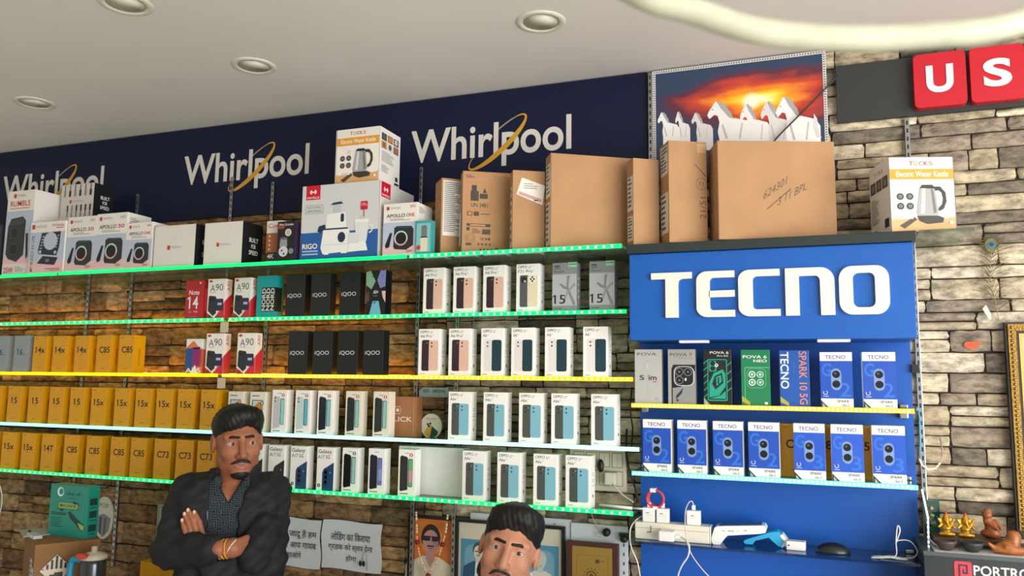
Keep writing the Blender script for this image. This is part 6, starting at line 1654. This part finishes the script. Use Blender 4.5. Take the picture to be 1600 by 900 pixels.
def build_seated(label, loc, yaw, H, sk, dz, shirt_c):
    t, _ = person(label, loc, yaw, H, (-.016, .02, 1.13), sk, '8a5048', None, hair2, [('moustache', stache2, (-.045, -.11, -.085), (.045, -.05, -.035)), ('beard', beard2, (-.1, -.12, -.14), (.1, .05, -.03))], .0030, (.05, -1, .05), [(V4, Q4)])
    V, Q = surface(shirt2, (-.33, -.25, .60), (.29, .15, 1.26), .0065)
    link('shirt', from_arrays('shirt', [(V, Q, mat(shirt_c, .8, noise=.05))]), t)
    seat = .60; fl = -dz
    def tr(X, Y, Z):
        f = rbox(X, Y, Z, (-.02, .03, .655), (.11, .06, .02), .05)
        for s in (-1, 1): f = smin(f, smin(cone(X, Y, Z, (-.02 + s * .09, .02, .665), (-.02 + s * .12, -.38, .665), .075, .06), cone(X, Y, Z, (-.02 + s * .12, -.38, .665), (-.02 + s * .12, -.36, fl + .10), .06, .05), .02), .02)
        return f
    V, Q = surface(tr, (-.26, -.46, fl + .03), (.22, .16, .76), .012); link('trousers', from_arrays('trousers', [(V, Q, mat('2a2c34', .8))]), t)
    for s in (-1, 1):
        V, Q = surface(lambda X, Y, Z: np.maximum(ell(X, Y, Z, (-.02 + s * .12, -.42, fl + .035), (.048, .13, .05)), fl + .001 - Z), (-.22, -.58, fl - .01), (.18, -.27, fl + .1), .01)
        link('shoe', from_arrays('shoe', [(V, Q, BLACK)]), t)
    st = thing('stool', 'low wooden stool under the ' + label.split(' ')[0] + ' ' + ('man in the middle' if dz == 0 else 'person at the lower right'), 'stool', (loc[0], loc[1], 0), yaw)
    part('seat', MB().lathe([(.15, .555 + dz), (.16, .56 + dz), (.16, .58 + dz), (.15, .584 + dz)], mat('6a4a2c', .5), (-.02, .04, 0)), st)
    for sx_, sy_ in ((-1, -1), (1, -1), (-1, 1), (1, 1)): part('leg', MB().tube([(-.02 + sx_ * .09, .04 + sy_ * .09, .556 + dz), (-.02 + sx_ * .12, .04 + sy_ * .12, 0.0)], .014, mat('5a3e24', .5), 8), st)
    return t
build_seated('seated man with tilted head and white collar below the lowest shelf', (-.80, -.60, 0), 19, H2, 'b27c60', 0.0, 'd8d8d6')
# a third person sits nearer, turned to the stand: only the top of the head reaches the picture
src = [o for o in bpy.data.objects if o.parent is None and (o.name == 'person.001' or o.name == 'stool')]
for o in src:
    c = o.copy(); COL.objects.link(c); c.location = (.108, -1.20, 0); c.rotation_euler = (0, 0, math.radians(170))
    c['label'] = 'person with black hair, only the crown showing at the bottom edge by the blue stand' if o.name.startswith('person') else 'low wooden stool under the person at the bottom edge'
    for ch in o.children:
        k_ = ch.copy(); COL.objects.link(k_); k_.parent = c

# ------------------------------------------------------------------ stones of the back wall
tan = stone_mat('tan_stone', [(0, 'b8956c'), (.22, 'a07e58'), (.45, 'c2a27a'), (.62, '8d6f52'), (.78, 'ae8f6c'), (.9, '75604a')], .26)
gry = stone_mat('grey_stone', [(0, 'd8cab0'), (.2, 'b8a98f'), (.38, 'cbbda2'), (.55, 'a09382'), (.7, 'e2d6bf'), (.82, '857b6e'), (.92, '6a6258')], .36)
def stone_variant(seed):
    """unit slab: x, z in -0.5..0.5, front towards -y; uneven face, rounded rim"""
    r = random.Random(seed); nx, nz = 4, 3; V = []; F = []
    for j in range(nz + 1):
        for i in range(nx + 1):
            u, v = i / nx - .5, j / nz - .5
            rim = i in (0, nx) or j in (0, nz)
            corner = i in (0, nx) and j in (0, nz)
            du = r.uniform(-.02, .02); dv = r.uniform(-.05, .05)
            if rim: V.append((u * (.965 if corner else .99) + du * .6, -.45 + r.uniform(-.12, .1), v * (.92 if corner else .975) + dv * .6))
            else: V.append((u + du, -1 + r.uniform(-.3, .25), v + dv))
    for j in range(nz):
        for i in range(nx): k_ = j * (nx + 1) + i; F.append((k_, k_ + 1, k_ + nx + 2, k_ + nx + 1))
    ringi = [i for i in range(nx + 1)] + [(j + 1) * (nx + 1) + nx for j in range(nz)] + [nz * (nx + 1) + i for i in range(nx - 1, -1, -1)] + [j * (nx + 1) for j in range(nz - 1, 0, -1)]
    b0 = len(V)
    for k_ in ringi: V.append((V[k_][0] * 1.01, .0, V[k_][2] * 1.01))
    n = len(ringi)
    for a_ in range(n): F.append((ringi[(a_ + 1) % n], ringi[a_], b0 + a_, b0 + (a_ + 1) % n))
    return V, F
VAR = [stone_variant(s) for s in range(14)]
def lay(x0, x1, z0, z1, hs, ws, seed, m):
    r = random.Random(seed); out = []; z = z0
    while z < z1 - .012:
        h = min(r.uniform(*hs), z1 - z)
        if z1 - z - h < hs[0] * .6: h = z1 - z
        x = x0 - r.uniform(0, .08)
        while x < x1 - .01:
            w = r.uniform(*ws); a0, a1 = max(x, x0), min(x + w, x1)
            if x1 - a1 < .04: a1 = x1; w = x1 - x
            if a1 - a0 > .02:
                if h > hs[0] * 1.5 and r.random() < .28:
                    q = h * r.uniform(.4, .6); out.append((a0, a1, z, z + q, m)); out.append((a0, a1, z + q, z + h, m))
                else: out.append((a0, a1, z, z + h, m))
            x += w
        z += h
    return out
def hidden(s):
    x0, x1, z0, z1, m = s
    if z0 > 2.45 and x1 < -.53: return True
    if x0 > -.55 and x1 < .27 and z1 < 2.18: return True
    return False
stones = lay(-4.15, -1.30, .82, 2.855, (.045, .095), (.09, .30), 3, 't') + lay(-1.30, 1.0, .82, 2.855, (.034, .068), (.08, .27), 11, 'g')
stones = [s for s in stones if not hidden(s)]
# rank by how much of each the camera sees: those are single objects, the rest one mesh
bpy.context.view_layer.update()
dg = bpy.context.evaluated_depsgraph_get()
def pix(p):
    v = Vector(p) - CAM; d = v.dot(FW); return 800 + 1250 * v.dot(RT) / d, 450 - 1250 * v.dot(UP) / d
def seen(s):
    n = 0; x0, x1, z0, z1, m = s
    for fx in (.12, .37, .63, .88):
        for fz in (.25, .75):
            p = Vector((x0 + (x1 - x0) * fx, -.013, z0 + (z1 - z0) * fz)); px = pix(p)
            if not (0 <= px[0] <= 1600 and 0 <= px[1] <= 900): continue
            o = CAM.copy(); d = (p - o); L_ = d.length; d.normalize(); ok = True
            for hop in range(12):
                rem = (p - o).length - .004
                if rem <= 0: break
                hit, loc, nor, idx_, ob, _ = scene.ray_cast(dg, o, d, distance=rem)
                if not hit: break
                if ob.name.split('.')[0] in ('glass_pane', 'bracket', 'light_strip'): o = loc + d * .0015; continue
                ok = False; break
            n += ok
    a, b_ = pix((x0, 0, z0)), pix((x1, 0, z1))
    return n / 8 * abs(a[0] - b_[0]) * abs(a[1] - b_[1])
rank = sorted(((seen(s), i) for i, s in enumerate(stones)), reverse=True)
single = {i for v, i in rank[:300] if v > 0}
vm = {}
rs = random.Random(21)
rest = {'t': MB(), 'g': MB()}
for i, (x0, x1, z0, z1, m) in enumerate(stones):
    v = rs.randrange(len(VAR)); dep = rs.uniform(.009, .018); g_ = .0032
    mm = tan if m == 't' else gry
    sc_ = (x1 - x0 - g_, dep, z1 - z0 - g_); c = ((x0 + x1) / 2, -.0003, (z0 + z1) / 2)
    if i in single:
        if (v, m) not in vm: vm[(v, m)] = MB().add(*VAR[v], mm, True).mesh('stone')
        o = link('stone', vm[(v, m)], wall_back, c); o.scale = sc_
    else:
        rest[m].add([(c[0] + p[0] * sc_[0], c[1] + p[1] * sc_[1], c[2] + p[2] * sc_[2]) for p in VAR[v][0]], VAR[v][1], mm, True)
for m, mb in rest.items():
    o = part('stones', mb, wall_back); o['kind'] = 'stuff'
